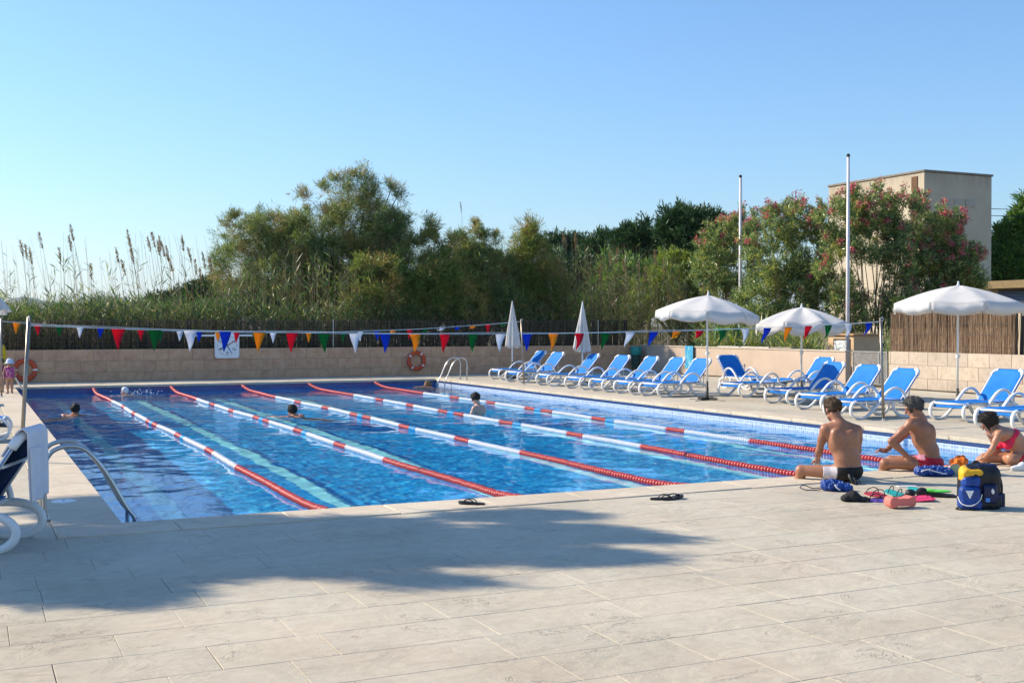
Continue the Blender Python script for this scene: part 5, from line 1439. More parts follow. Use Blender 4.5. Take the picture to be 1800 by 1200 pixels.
H_BROWN = hair_mat('light_brown_hair', (0.02, 0.011, 0.006), (0.13, 0.07, 0.03)); H_GREY = hair_mat('greying_hair', (0.012, 0.011, 0.010), (0.15, 0.14, 0.13)); H_DARK = hair_mat('dark_hair', (0.008, 0.006, 0.005), (0.04, 0.028, 0.02)); H_FAIR = hair_mat('fair_hair', (0.16, 0.09, 0.035), (0.42, 0.27, 0.12))
M_EYE = simple('eye_dark', (0.02, 0.015, 0.012), .2)

def hand(F, wrist, dirv, palmn, s=1.0, curl=.5):
    """palm, four unequal bent fingers, a thumb from the side of the palm"""
    w = np.array(wrist, float); d = np.array(dirv, float); d /= np.linalg.norm(d); n_ = np.array(palmn, float); n_ -= d * (n_ @ d); n_ /= np.linalg.norm(n_); t = np.cross(n_, d)
    F.cone(w, w + d * .045 * s, .024 * s, .030 * s, .015); 
    for i, (o_, L) in enumerate(((-.027, .066), (-.009, .078), (.009, .073), (.026, .056))):
        k0 = w + d * .075 * s + t * o_ * s; F.cone(w + d * .03 * s + t * o_ * .8 * s, k0, .017 * s, .0115 * s, .010)
        d1 = d * math.cos(curl * .5) + n_ * math.sin(curl * .5) + t * o_ * 3; d2 = d * math.cos(curl * 1.4) + n_ * math.sin(curl * 1.4)
        k1 = k0 + d1 * L * .55 * s; k2 = k1 + d2 * L * .5 * s
        F.cone(k0, k1, .0105 * s, .0095 * s, .004); F.cone(k1, k2, .0095 * s, .0078 * s, .004)
    th = w + d * .03 * s - t * .022 * s; k1 = th + (d * .5 - t * .7 + n_ * .4) * .045 * s; k2 = k1 + (d * .9 - t * .15 + n_ * .3) * .035 * s
    F.cone(th, k1, .014 * s, .0115 * s, .008); F.cone(k1, k2, .0115 * s, .009 * s, .004)
def foot(F, ankle, dirv, s=1.0):
    a = np.array(ankle, float); d = np.array(dirv, float); d /= np.linalg.norm(d)
    F.cone(a + np.array([0, 0, -.01]), a - d * .03 * s + np.array([0, 0, -.05 * s]), .036 * s, .032 * s, .02); F.cone(a + np.array([0, 0, -.035 * s]) + d * .02, a + d * .15 * s + np.array([0, 0, -.06 * s]), .038 * s, .026 * s, .02); F.cone(a + d * .13 * s + np.array([0, 0, -.06 * s]), a + d * .19 * s + np.array([0, 0, -.065 * s]), .030 * s, .017 * s, .015)
def head(F, c, fwd, up, s=1.0, neck=None, neck_r=.055):
    """skull, face with brow, nose, lips, chin and ears; returns the head's axes"""
    c = np.array(c, float); f = np.array(fwd, float); f /= np.linalg.norm(f); u = np.array(up, float); u -= f * (u @ f); u /= np.linalg.norm(u); r = np.cross(f, u); R = np.stack([r, f, u], 1)
    at = lambda x, y, z: c + (r * x + f * y + u * z) * s
    F.ell(at(0, -.012, .022), np.array([.074, .094, .088]) * s, .02, R); F.ell(at(0, .022, -.040), np.array([.058, .066, .075]) * s, .03, R)
    F.ell(at(0, .058, -.098), np.array([.026, .022, .018]) * s, .025, R); F.cone(at(-.035, .072, .012), at(.035, .072, .012), .016 * s, .016 * s, .02)
    F.cone(at(0, .084, .0), at(0, .106, -.038), .009 * s, .0135 * s, .012); F.ell(at(0, .084, -.070), np.array([.024, .010, .010]) * s, .012, R)
    for q in (-1, 1): F.ell(at(q * .074, -.008, -.018), np.array([.011, .020, .031]) * s, .006, R); F.cone(at(q * .048, .03, -.082), at(q * .02, .06, -.105), .02 * s, .016 * s, .02)
    if neck is not None: F.cone(at(0, -.022, -.075), neck, neck_r * s, neck_r * 1.08 * s, .03)
    return c, R, s
def eyes(t, H, parent):
    c, R, s = H
    for q in (-1, 1):
        p = c + R @ (np.array([q * .030, .082, -.006]) * s); b = MB(); b.lathe([(.0005, -.009 * s), (.007 * s, -.006 * s), (.0095 * s, 0), (.007 * s, .006 * s), (.0005, .009 * s)], 8, Matrix.Translation(Vector(p))); b.build('eye', M_EYE, parent, True)
def head_region(F, H):
    X, Y, Z = F.P(); c, R, s = H
    Q = np.stack([X - c[0], Y - c[1], Z - c[2]], -1) @ R / s
    return Q[..., 0], Q[..., 1], Q[..., 2], s
def hair(F, H, mat, parent, kind='short', thick=.014, name='hair'):
    x, y, z, s = head_region(F, H)
    d = np.sqrt((x / .074) ** 2 + ((y + .012) / .094) ** 2 + ((z - .022) / .088) ** 2)
    hr = np.random.default_rng(int(abs(H[0][0]) * 1e4) % 999 + 3); rag = 0
    for fq in (35, 50, 75, 105, 140, 180):
        dv = hr.normal(size=3); dv /= np.linalg.norm(dv); rag = rag + .07 * np.sin(fq * (x * dv[0] + y * dv[1] + z * dv[2]) + hr.uniform(0, 6.28))
    el = (d - 1) * .08 * s - thick * s * (1 + rag * 2.2) - .004
    low = -.052 if kind == 'short' else -.085
    keep = np.maximum(low + .02 * np.sin(x * 60) - z, (y - .052) - np.maximum(z - .045, 0) * 1.2) * s          # above the nape, behind the brow
    keep2 = np.maximum(keep, np.where(np.abs(x) > .066, (y - .035 + np.maximum(-z, 0) * .9) * s, -1))
    D = np.maximum(np.maximum(el, keep2 * .8), -(F.D + .012)).astype(np.float32)
    near = np.maximum(D, (np.sqrt(x * x + y * y + z * z) - .19) * s).astype(np.float32)
    o = fmesh(name, near, F, mat, parent)
    if name == 'hair' and s > .9:
        # loose strands lying over the mass, swept from the crown
        me = o.data; nv = len(me.polygons); co = np.empty(nv * 3, np.float32); me.polygons.foreach_get('center', co); co = co.reshape(-1, 3); nn = np.empty(nv * 3, np.float32); me.polygons.foreach_get('normal', nn); nn = nn.reshape(-1, 3)
        c, R, _ = H; outw = (co - c); keepf = np.einsum('ij,ij->i', nn, outw) > .02; co, nn = co[keepf], nn[keepf]
        pick = hr.integers(0, len(co), 2600); P = co[pick]; nr = nn[pick]
        crown = c + R @ np.array([0, -.05, .11]) * s; D = P - crown; D = D - nr * np.einsum('ij,ij->i', D, nr)[:, None]; D = unit(D + hr.normal(size=D.shape) * .035) ; D = unit(D + nr * hr.uniform(.02, .30, len(D))[:, None])
        L = hr.uniform(.018, .036, len(P)) * (1.3 if kind == 'long' else 1)
        leaves('hair_strands', P - D * .006, D, L, hr.uniform(.0009, .0019, len(P)), mat, o, hr)
    return o
def cloth(F, region, t_, mat, name, parent):
    """cloth: the body's own surface pushed out a little, kept inside a region"""
    D = np.maximum(np.maximum(F.D - t_, -(F.D + .006)), region).astype(np.float32)
    return fmesh(name, D, F, mat, parent)
def person(label, origin, rz=-YAW, group=None):
    return thing('person', label, 'person', origin, rz, group)
def arm(F, sh, el, wr, r=(.052, .043, .040, .027), k=.025):
    sh, el, wr = map(lambda q: np.array(q, float), (sh, el, wr))
    F.cone(sh, sh + (el - sh) * .45, r[0], r[0] * .88, k); F.cone(sh + (el - sh) * .4, el, r[0] * .9, r[1] * .86, k); F.cone(el, el + (wr - el) * .3, r[1] * .88, r[2], k); F.cone(el + (wr - el) * .25, wr, r[2], r[3], k)
def leg(F, hp, kn, an, r=(.085, .058, .056, .036), k=.03):
    hp, kn, an = map(lambda q: np.array(q, float), (hp, kn, an))
    F.cone(hp, kn, r[0], r[1], k); F.cone(kn, kn + (an - kn) * .3, r[1] * .95, r[2], k); F.cone(kn + (an - kn) * .28, an, r[2], r[3], k)
M_BLACKCL = simple('black_swim_cloth', (0.008, 0.008, 0.010), .6, .3, .2, 12); M_REDCL = simple('red_swim_cloth', (0.50, 0.012, 0.03), .6, .3, .1, 12)

def half(F, n_, o_):
    X, Y, Z = F.P(); n_ = np.array(n_, float); n_ /= np.linalg.norm(n_); return ((X - o_[0]) * n_[0] + (Y - o_[1]) * n_[1] + (Z - o_[2]) * n_[2]).astype(np.float32)
def ball(F, c, r): X, Y, Z = F.P(); return (np.sqrt((X - c[0]) ** 2 + (Y - c[1]) ** 2 + (Z - c[2]) ** 2) - r).astype(np.float32)

# man seen from behind, black trunks
g = on_ground(1482, 845, .012); t = person('tanned man with light brown hair in black trunks seen from behind on the pool edge', (g.x, g.y, .012))
F = Field()
F.ell((.05, .0, .115), (.165, .125, .115), .04); F.ell((.045, -.005, .25), (.148, .105, .15), .05); F.ell((.015, .03, .42), (.182, .118, .175), .05); F.ell((-.005, .045, .53), (.185, .095, .10), .05)
F.cone((-.175, .055, .575), (-.02, .05, .62), .062, .062, .05); F.cone((.155, .045, .565), (-.02, .05, .62), .062, .062, .05)
F.ell((-.085, -.045, .50), (.06, .03, .085), .04); F.ell((.085, -.05, .49), (.06, .03, .085), .04)
F.cone((.045, -.118, .18), (.02, -.105, .50), .010, .012, .035, True)
arm(F, (-.195, .05, .57), (-.235, .13, .325), (-.20, .33, .20)); hand(F, (-.20, .33, .20), (.15, .9, -.25), (0, -.2, -1), 1, .5)
arm(F, (.178, .04, .56), (.20, .13, .32), (.13, .33, .20)); hand(F, (.13, .33, .20), (-.2, .9, -.2), (0, -.2, -1), 1, .5)
leg(F, (-.04, .03, .095), (-.42, .20, .095), (-.44, .33, -.31)); foot(F, (-.44, .33, -.31), (-.4, .8, -.3)); leg(F, (.13, .05, .095), (.12, .45, .095), (.13, .50, -.31)); foot(F, (.13, .50, -.31), (0, .9, -.3))
H = head(F, (-.085, .135, .795), (-.22, .86, -.42), (-.10, .45, .88), 1.0, (-.025, .055, .635), .055)
F.grid(.0062); fmesh('body', F.D, F, SK1, t); hair(F, H, H_BROWN, t, 'short', .016); eyes(t, H, t)
X, Y, Z = F.P()
reg = np.maximum(Z - (.165 + .02 * (X - .05)), -(X + .215))
cloth(F, np.maximum(reg, -(X + .085)), .007, M_BLACKCL, 'swim_trunks', t)
cloth(F, np.maximum(np.maximum(reg, X + .082), Z - .20), .007, simple('pale_panel_cloth', (0.50, 0.47, 0.50), .7, .2, .25, 30), 'pale_leg_panel', t)

# older man in red briefs, facing left
g = on_ground(1618, 829, .012); t = person('older tanned man with greying hair in red briefs facing left on the pool edge', (g.x, g.y, .012))
F = Field()
F.ell((.125, .0, .11), (.14, .125, .105), .04); F.ell((.105, .01, .245), (.118, .118, .14), .05); F.ell((.045, .04, .41), (.135, .145, .17), .05); F.ell((.0, .05, .52), (.13, .15, .10), .05)
F.cone((-.135, -.04, .575), (.01, .05, .615), .062, .06, .05); F.cone((.03, .19, .565), (.01, .05, .615), .06, .06, .05); F.ell((.115, -.02, .47), (.05, .07, .09), .04)
F.cone((.235, -.02, .20), (.16, .0, .48), .010, .010, .03, True)
arm(F, (-.14, -.045, .565), (-.355, -.02, .365), (-.13, .02, .165)); hand(F, (-.13, .02, .165), (.75, .25, -.25), (0, 0, -1), 1, .4)
arm(F, (.03, .20, .55), (-.14, .33, .36), (-.33, .27, .22)); hand(F, (-.33, .27, .22), (-.75, -.2, .15), (0, -.4, -.8), 1, .7)
leg(F, (.06, .02, .095), (-.38, .13, .085), (-.40, .30, -.31)); foot(F, (-.40, .30, -.31), (-.5, .7, -.3)); leg(F, (.12, .14, .095), (-.22, .40, .09), (-.24, .50, -.31)); foot(F, (-.24, .50, -.31), (-.5, .7, -.3))
H = head(F, (-.07, .06, .765), (-.86, .32, -.38), (-.30, .1, .95), 1.0, (.015, .05, .625), .056)
F.grid(.0062); fmesh('body', F.D, F, SK2, t); hair(F, H, H_GREY, t, 'short', .017); eyes(t, H, t)
X, Y, Z = F.P()
cloth(F, np.maximum(Z - (.175 - .10 * (X - .12)), -(X + .03 + .25 * (Z - .1))), .007, M_REDCL, 'swim_briefs', t)
cloth(F, np.maximum(np.maximum(Z - (.20 - .10 * (X - .12)), -(X + .025 + .25 * (Z - .1))), np.maximum(.135 - .10 * (X - .12) - Z, X - .03)), .010, simple('patterned_waist', (0.45, 0.20, 0.28), .7, .2, .6, 40), 'waist_trim', t)

# woman in a red bikini bending forward
g = on_ground(1770, 818, .012); t = person('dark haired woman in a red bikini top leaning forward on the pool edge', (g.x, g.y, .012))
F = Field()
F.ell((.25, .05, .13), (.155, .15, .125), .05); F.ell((.17, .05, .24), (.125, .115, .12), .05); F.ell((.06, .05, .345), (.15, .125, .115), .05); F.ell((-.06, .05, .40), (.12, .15, .085), .05)
F.cone((-.13, -.08, .40), (-.12, .05, .45), .050, .052, .05); F.cone((-.13, .18, .40), (-.12, .05, .45), .050, .052, .05)
F.ell((.0, -.03, .265), (.055, .055, .06), .03); F.ell((.0, .13, .265), (.055, .055, .06), .03)
arm(F, (-.145, -.085, .385), (-.225, -.10, .215), (-.255, .05, .095), (.043, .036, .034, .023)); hand(F, (-.255, .05, .095), (-.5, .5, -.25), (0, 0, -1), .9, .5)
arm(F, (-.14, .185, .385), (-.02, .22, .185), (-.22, .12, .11), (.043, .036, .034, .023)); hand(F, (-.22, .12, .11), (-.8, -.1, -.15), (0, 0, -1), .9, .5)
leg(F, (.20, -.02, .095), (.04, -.04, .085), (.06, .28, .03), (.092, .075, .055, .036)); leg(F, (.20, .16, .095), (-.19, .20, .075), (-.22, .32, -.30), (.09, .062, .055, .034)); foot(F, (-.22, .32, -.30), (-.4, .8, -.3), .9); foot(F, (.06, .28, .05), (.1, .9, .0), .9)
H = head(F, (-.215, .05, .535), (-.80, .12, -.60), (-.52, .0, .80), .96, (-.13, .05, .44), .048)
F.grid(.0062); fmesh('body', F.D, F, SK3, t); hair(F, H, H_DARK, t, 'long', .020); eyes(t, H, t)
c, R, s = H; kb = c + R @ (np.array([0, -.11, .045]) * s); fb = Field(); fb.ell(kb, (.045, .04, .04)); fb.cone(c + R @ np.array([.05, .05, .05]), c + R @ np.array([.075, .06, -.06]), .012, .006); fb.cone(c + R @ np.array([-.05, .05, .05]), c + R @ np.array([-.078, .06, -.09]), .014, .006); fb.grid(.006); fmesh('hair_bun', fb.D, fb, H_DARK, t)
X, Y, Z = F.P()
S_ = (X - .07) * .75 - (Z - .36) * .66                  # along the spine, towards the hips
band = np.maximum(np.abs(S_ + .01) - (.028 + .035 * np.clip((.34 - Z) / .08, 0, 1)), np.maximum(np.abs(Y - .05) - .17, -(X + .075)))
cloth(F, np.maximum(band, .19 - Z).astype(np.float32), .008, simple('coral_red_cloth', (0.70, 0.02, 0.07), .6, .3, .08, 12), 'bikini_top', t)
cloth(F, np.maximum(.235 - S_, .155 - X).astype(np.float32), .007, simple('dotted_cloth', (0.33, 0.30, 0.31), .7, .2, .75, 70), 'bikini_bottom', t)
cloth(F, np.maximum(np.abs(S_ - .222) - .014, .11 - X).astype(np.float32), .010, M_REDCL, 'waist_band', t)

# swimmers
def swimmer(label, px, py, face, haircol, sk, pose, s=1.0, cap=None):
    g = on_ground(px, py, WZ); t = person(label, (g.x, g.y, WZ), -YAW, 'swimmers in the pool'); F = Field(); f = np.array(face, float); f /= np.linalg.norm(f); sd = np.array([f[1], -f[0], 0])
    V = lambda a, b, c: tuple(f * a + sd * b + np.array([0, 0, c]))
    if pose == 'breast':
        F.ell(V(-.22, 0, -.10), (.17, .17, .11), .05); F.ell(V(-.48, 0, -.22), (.14, .14, .10), .05); F.cone(V(-.12, -.19, -.03), V(-.12, .19, -.03), .055, .055, .05); F.cone(V(-.12, 0, -.02), V(-.04, 0, .03), .055, .055, .04)
        for q in (-1, 1): arm(F, V(-.12, q * .2, -.03), V(.10, q * .36, -.03), V(.30, q * .40, -.025)); hand(F, V(.30, q * .40, -.025), f, (0, 0, -1), 1, .2); leg(F, V(-.6, q * .09, -.26), V(-1.0, q * .12, -.36), V(-1.4, q * .1, -.42))
        H = head(F, V(0, 0, .125), tuple(f + np.array([0, 0, .02])), (0, 0, 1), s, V(-.10, 0, -.02))
    elif pose == 'stand':
        F.ell(V(-.03, 0, .05), (.165, .165, .14), .05); F.ell(V(-.02, 0, -.15), (.15, .15, .17), .05); F.ell(V(0, 0, -.35), (.15, .15, .12), .05)
        F.cone(V(-.02, -.17, .135), V(-.02, .17, .135), .058, .058, .05); F.cone(V(0, 0, .17), V(.04, 0, .24), .055, .052, .04)
        for q in (-1, 1): arm(F, V(-.02, q * .19, .13), V(.06, q * .25, -.14), V(.28, q * .18, -.2)); hand(F, V(.28, q * .18, -.2), f, (0, 0, -1), 1, .4); leg(F, V(0, q * .09, -.42), V(.04, q * .1, -.86), V(0, q * .1, -1.3))
        H = head(F, V(.07, 0, .345), tuple(f + np.array([0, 0, -.42])), (0, 0, 1), s, V(.0, 0, .18))
    else:                                              # resting at the wall, head on its side, one arm reaching
        F.ell(V(-.20, 0, -.10), (.17, .17, .11), .05); F.ell(V(-.45, 0, -.24), (.14, .14, .1), .05); F.cone(V(-.1, -.18, -.01), V(-.1, .18, -.04), .055, .055, .05)
        arm(F, V(-.1, -.19, -.01), V(.14, -.2, .03), V(.34, -.16, .04)); hand(F, V(.34, -.16, .04), f, (0, 0, -1), 1, .3); arm(F, V(-.1, .19, -.05), V(.1, .3, -.12), V(.3, .3, -.16)); hand(F, V(.3, .3, -.16), f, (0, 0, -1), 1, .3)
        for q in (-1, 1): leg(F, V(-.55, q * .09, -.3), V(-.85, q * .1, -.5), V(-1.1, q * .1, -.8))
        H = head(F, V(.02, 0, .11), tuple(f), (.25, 0, .95), s, V(-.1, 0, -.02))
    F.grid(.009); fmesh('body', F.D, F, sk, t)
    if cap: hair(F, H, cap, t, 'short', .008, 'swim_cap')
    else: hair(F, H, haircol, t, 'short', .016)
    eyes(t, H, t)
    return t
swimmer('dark haired swimmer in the leftmost lane, seen from behind with arms spread', 133, 729, (.1, .95, 0), H_DARK, SK1, 'breast')
swimmer('swimmer in a white cap near the far wall in the second lane', 219, 695, (-.9, .3, 0), H_DARK, SKP, 'breast', 1.0, simple('white_cap', (0.75, 0.74, 0.76), .4))
swimmer('dark haired swimmer between the second and third lane ropes, looking left', 513, 731, (-.75, .6, 0), H_DARK, SK3, 'breast')
swimmer('man standing chest deep with his pale back towards us, looking left', 840, 727, (-.85, .50, 0), H_DARK, SKP, 'stand')
swimmer('fair haired swimmer resting by the far wall left of the ladder', 752, 682, (-.9, -.2, 0), H_FAIR, SK3, 'rest')
# splash where the capped swimmer breaks the water
r = np.random.default_rng(4); g = on_ground(248, 692, WZ); mb = MB()
for k in range(60):
    q = Vector((g.x + r.normal() * .28, g.y + r.normal() * .14, WZ + .01 + abs(r.normal()) * .05)); R_ = .006 + .012 * r.random()
    mb.lathe([(.0005, -R_), (R_ * .8, -R_ * .5), (R_, 0), (R_ * .7, R_ * .6), (.0005, R_)], 6, Matrix.Translation(q))
tag(mb.build('splash', simple('foam', (0.8, 0.82, 0.84), .3), None, True), 'small white splash behind the swimmer in the white cap', 'splash', kind='stuff')

# children and the adult at the left edge
def polka(name, base, dot):
    m = N(name); v = m.coord('Object'); vo = m.n('TexVoronoi'); m.t.links.new(v, vo.inputs['Vector']); vo.inputs['Scale'].default_value = 34; vo.inputs['Randomness'].default_value = .25
    return m.done(m.bsdf(m.mix(m.ramp(vo.outputs['Distance'], [(0.30, (1, 1, 1)), (0.36, (0, 0, 0))]), base, dot), .8))
def stand(label, px, py, Hh, face, suit, suitname, hatmat, haircol, sk, hide_arm=False, trunks=None):
    g = on_ground(px, py); t = person(label, (g.x, g.y, 0), -YAW); F = Field(); f = np.array(face, float); f /= np.linalg.norm(f); sd = np.array([f[1], -f[0], 0]); k = Hh
    V = lambda a, b, c: tuple((f * a + sd * b + np.array([0, 0, c])) * k)
    big = 1 if Hh < 1.2 else .72                      # children have larger heads
    F.ell(V(0, 0, .50), np.array([.105, .09, .08]) * k, .04); F.ell(V(.01, 0, .60), np.array([.10, .085, .09]) * k, .05); F.ell(V(0, 0, .70), np.array([.10, .075, .08]) * k, .05)
    F.cone(V(0, -.10, .745), V(0, .10, .745), .036 * k, .036 * k, .04)
    for q in (-1, 1):
        arm(F, V(0, q * .125, .74), V(.0, q * .165, .60), V(.07, q * .15, .48), tuple(x * k * .62 for x in (.052, .043, .040, .03))); hand(F, V(.07, q * .15, .48), V(.3, 0, -1), tuple(-sd * q), k * .62, .5)
        leg(F, V(0, q * .052, .47), V(.015, q * .058, .26), V(0, q * .055, .055), tuple(x * k * .62 for x in (.085, .062, .058, .04))); foot(F, V(0, q * .055, .055), tuple(f + sd * q * .2), k * .72)
    H = head(F, V(.01, 0, .885), tuple(f), (0, 0, 1), k * .92 * (.95 if big == 1 else .62), V(0, 0, .77), .045)
    F.grid(.0085 if Hh < 1.2 else .011); fmesh('body', F.D, F, sk, t); eyes(t, H, t)
    X, Y, Z = F.P()
    cloth(F, np.maximum(np.maximum(Z - .765 * k, (.455 if trunks is None else trunks) * k - Z), (np.abs(X * sd[0] + Y * sd[1]) - (.135 if Hh < 1.2 else .2) * k)).astype(np.float32), .009, suit, suitname, t)
    hair(F, H, haircol, t, 'short', .014)
    if hatmat:
        c, R, s = H; b = MB(); M = Matrix.Translation(Vector(c + np.array([0, 0, .03 * s])))
        b.lathe([(.155 * s, -.045 * s), (.150 * s, -.035 * s), (.105 * s, .0), (.10 * s, .05 * s), (.075 * s, .095 * s), (.03 * s, .112 * s), (.0005, .113 * s)], 22, M, cap=False); o = b.build('sun_hat', hatmat, t, True); solidify(o, .006)
    return t
stand('small child in a white sun hat and pink dotted swimsuit at the far left', 17.5, 692, .90, (.15, -1, 0), polka('pink_dots', (0.36, 0.02, 0.17), (0.75, 0.6, 0.68)), 'swimsuit', simple('white_hat', (0.62, 0.68, 0.80), .8), H_BROWN, SK3)
stand('child in dark magenta at the very left edge beside the child in the hat', 2, 690, .92, (-.2, -1, 0), simple('magenta_cloth', (0.22, 0.01, 0.09), .8), 'swimsuit', None, H_BROWN, SK3)
stand('dark haired adult in a yellow top cut off by the left edge', -9, 682, 1.58, (.3, -1, 0), simple('yellow_cloth', (0.62, 0.42, 0.02), .8), 'dress', None, H_DARK, SK3, trunks=.42)

# ------------------------------------------------------------------ swimmers' gear on the deck
def blob(name, fld, mat, parent, h=.006, rough=0.0, seed=0):
    fld.grid(h)
    if rough:
        X, Y, Z = fld.P(); s_ = seed * 1.7
        fld.D = (fld.D + rough * (np.sin(X * 70 + s_ + 3 * np.sin(Y * 31)) * np.sin(Y * 63 + 2 * s_) + .6 * np.sin(X * 120 + Z * 90 + s_) * np.cos(Y * 105 - Z * 60))).astype(np.float32)
    return fmesh(name, fld.D, fld, mat, parent)
def gear(name, label, cat, px, py, rz=-YAW, group=None):
    g = on_ground(px, py); z = .012 if (-CO < g.y < 0) else .0
    g = on_ground(px, py, z); return thing(name, label, cat, (g.x, g.y, z + .001), rz, group)
M_NAVY = simple('blue_nylon', (0.008, 0.05, 0.25), .45, .4, .25, 14, .5, 60); M_NAVYD = simple('dark_blue_nylon', (0.005, 0.014, 0.06), .5, .4, .2, 14, .4, 60)
M_BLK = simple('black_rubber', (0.012, 0.012, 0.014), .5, .4, .2, 12, .3, 80); M_YEL = simple('yellow_nylon', (0.74, 0.40, 0.02), .5, .35, .08, 9, .4, 60)

# mesh bags
t = gear('swim_bag', 'small crumpled blue drawstring bag lying behind the man in black trunks', 'bag', 1467, 862)
f = Field(); f.ell((0, 0, .045), (.14, .09, .05), .03); f.ell((-.07, .02, .07), (.07, .06, .045), .03); f.ell((.10, -.02, .03), (.09, .07, .035), .03); f.ell((.0, .03, .085), (.05, .045, .03), .03)
blob('bag_body', f, M_NAVY, t, .005, .013, 1)
b = MB(); b.tube(smooth_path([(-.10, 0, .03), (-.18, -.01, .01), (-.30, .0, .008), (-.36, .02, .03), (-.31, .05, .05), (-.22, .03, .02), (-.12, .03, .03)], 5), .005, 6); b.build('drawstring', M_NAVYD, t, True)
b = MB(); b.tube(smooth_path([(-.02, -.085, .075), (.0, -.10, .04), (.03, -.10, .02)], 5), .008, 6); b.build('tag_strip', M_WHITE, t, True)
t = gear('swim_bag', 'longer blue sports bag lying flat behind the older man in red briefs', 'bag', 1640, 836)
f = Field(); f.ell((0, 0, .055), (.20, .10, .06), .03); f.ell((-.14, .0, .05), (.08, .09, .055), .03); f.ell((.16, .01, .04), (.09, .09, .04), .03)
blob('bag_body', f, M_NAVY, t, .006, .012, 2)
b = MB(); b.tube(smooth_path([(-.17, -.09, .06), (-.10, -.105, .085), (0, -.11, .06), (.10, -.105, .04)], 5), .006, 6); b.build('piping', M_WHITE, t, True)
b = MB(); b.box((.05, -.113, .03), (.12, -.108, .05), .001); b.build('print', simple('pale_print', (0.35, 0.45, 0.65), .5), t)

# flip flops
def flipflop(label, px, py, rz, roll=0.0, grp='black flip flops on the coping'):
    t = gear('flip_flop', label, 'flip flop', px, py, rz, grp)
    out = []
    for k in range(28):
        a = 2 * math.pi * k / 28; y = math.cos(a); w_ = .045 + .008 * y - .012 * math.exp(-((y + .15) / .35) ** 2); out.append((math.sin(a) * w_ * 1.05, .135 * y))
    Mr = Matrix.Rotation(roll, 4, 'X')
    b = MB(); b.prism(out, .0, .022, Mr); b.build('sole', M_BLK, t)
    for q in (-1, 1):
        b = MB(); b.tube([Mr @ v_ for v_ in smooth_path([(0, .075, .022), (q * .018, .055, .042), (q * .04, .0, .048), (q * .046, -.04, .02)], 5)], .008, 6, False, (1.4, .6)); b.build('strap', M_BLK, t, True)
    return t
flipflop('black flip flop lying on the coping near the near edge, in the shade', 829, 886, .9, .05)
flipflop('left one of the pair of black flip flops on the sunlit deck edge', 1166, 878, -1.9)
flipflop('right one of the pair of black flip flops, tilted on the other', 1184, 877, -1.35, .12)
flipflop('black flip flop leaning behind the man in black trunks', 1503, 851, .3, .9)

# pull buoy
t = gear('pull_buoy', 'salmon pink foam pull buoy standing in front of the other swim gear', 'pull buoy', 1582, 892, -YAW + .25)
pf = []
for k in range(40):
    a = 2 * math.pi * k / 40; x = .142 * math.copysign(abs(math.cos(a)) ** .55, math.cos(a)); z_ = math.copysign(abs(math.sin(a)) ** .7, math.sin(a))
    pf.append((x, .060 + z_ * (.026 + .034 * min(1, abs(x) / .105) ** 1.7)))
bm = bmesh.new(); ring0 = [bm.verts.new((x, -.06, z_)) for x, z_ in pf]; ring1 = [bm.verts.new((x, .06, z_)) for x, z_ in pf]
f0 = bm.faces.new(ring0); f1 = bm.faces.new(ring1[::-1])
for k in range(40): bm.faces.new((ring0[k], ring1[k], ring1[(k + 1) % 40], ring0[(k + 1) % 40]))
bmesh.ops.bevel(bm, geom=list(f0.edges) + list(f1.edges), offset=.012, segments=3, affect='EDGES', profile=.5); bmesh.ops.recalc_face_normals(bm, faces=bm.faces)
me = bpy.data.meshes.new('foam'); bm.to_mesh(me); bm.free()
o = link_mesh('foam', me, simple('salmon_foam', (0.74, 0.20, 0.16), .7, .25, .06, 20, .3, 150), t, True); me.set_sharp_from_angle(angle=math.radians(50))

# paddles and fins
def plate(name, label, cat, px, py, w, l, mat, rz, tilt, z=.0, strap=None, holes=6):
    t = gear(name, label, cat, px, py, rz, 'hand paddles and fins lying in a heap'); Mr = Matrix.Translation((0, 0, z)) @ Matrix.Rotation(tilt[0], 4, 'X') @ Matrix.Rotation(tilt[1], 4, 'Y')
    out = []
    for k in range(26):
        a = 2 * math.pi * k / 26; c_, s_ = math.cos(a), math.sin(a); out.append((w * .5 * math.copysign(abs(c_) ** .65, c_), l * .5 * math.copysign(abs(s_) ** .65, s_) * (1 + .12 * c_)))
    b = MB(); b.prism(out, 0, .006, Mr); b.build('blade', mat, t)
    if strap:
        for y in (-.25, .22):
            pts = [Mr @ v_ for v_ in smooth_path([(-w * .38, l * y, .005), (-w * .3, l * y, .045), (0, l * y, .065), (w * .3, l * y, .045), (w * .38, l * y, .005)], 5)]
            b = MB(); b.tube(pts, .005, 6); b.build('strap', strap, t, True)
    return t
C_RED, C_PUR, C_TEAL, C_PINK, C_LIME = [simple(n_, c_, .4, .4, .05) for n_, c_ in (('red_plastic', (0.62, 0.02, 0.03)), ('violet_plastic', (0.10, 0.05, 0.36)), ('teal_plastic', (0.03, 0.52, 0.45)), ('hot_pink_plastic', (0.78, 0.04, 0.14)), ('lime_plastic', (0.13, 0.66, 0.08)))]
plate('hand_paddle', 'violet hand paddle lying under the red one', 'hand paddle', 1545, 880, .24, .20, C_PUR, .2, (.02, 0), .002, M_BLK)
plate('hand_paddle', 'red hand paddle with black tubing lying in the gear heap', 'hand paddle', 1538, 875, .24, .17, C_RED, .1, (.16, .03), .035, M_BLK)
plate('hand_paddle', 'teal hand paddle with black loops behind the pull buoy', 'hand paddle', 1572, 872, .20, .19, C_TEAL, .5, (.25, -.05), .03, M_BLK)
plate('hand_paddle', 'second teal paddle half under the black fin', 'hand paddle', 1611, 866, .18, .16, C_TEAL, -.3, (.18, .1), .03, None)
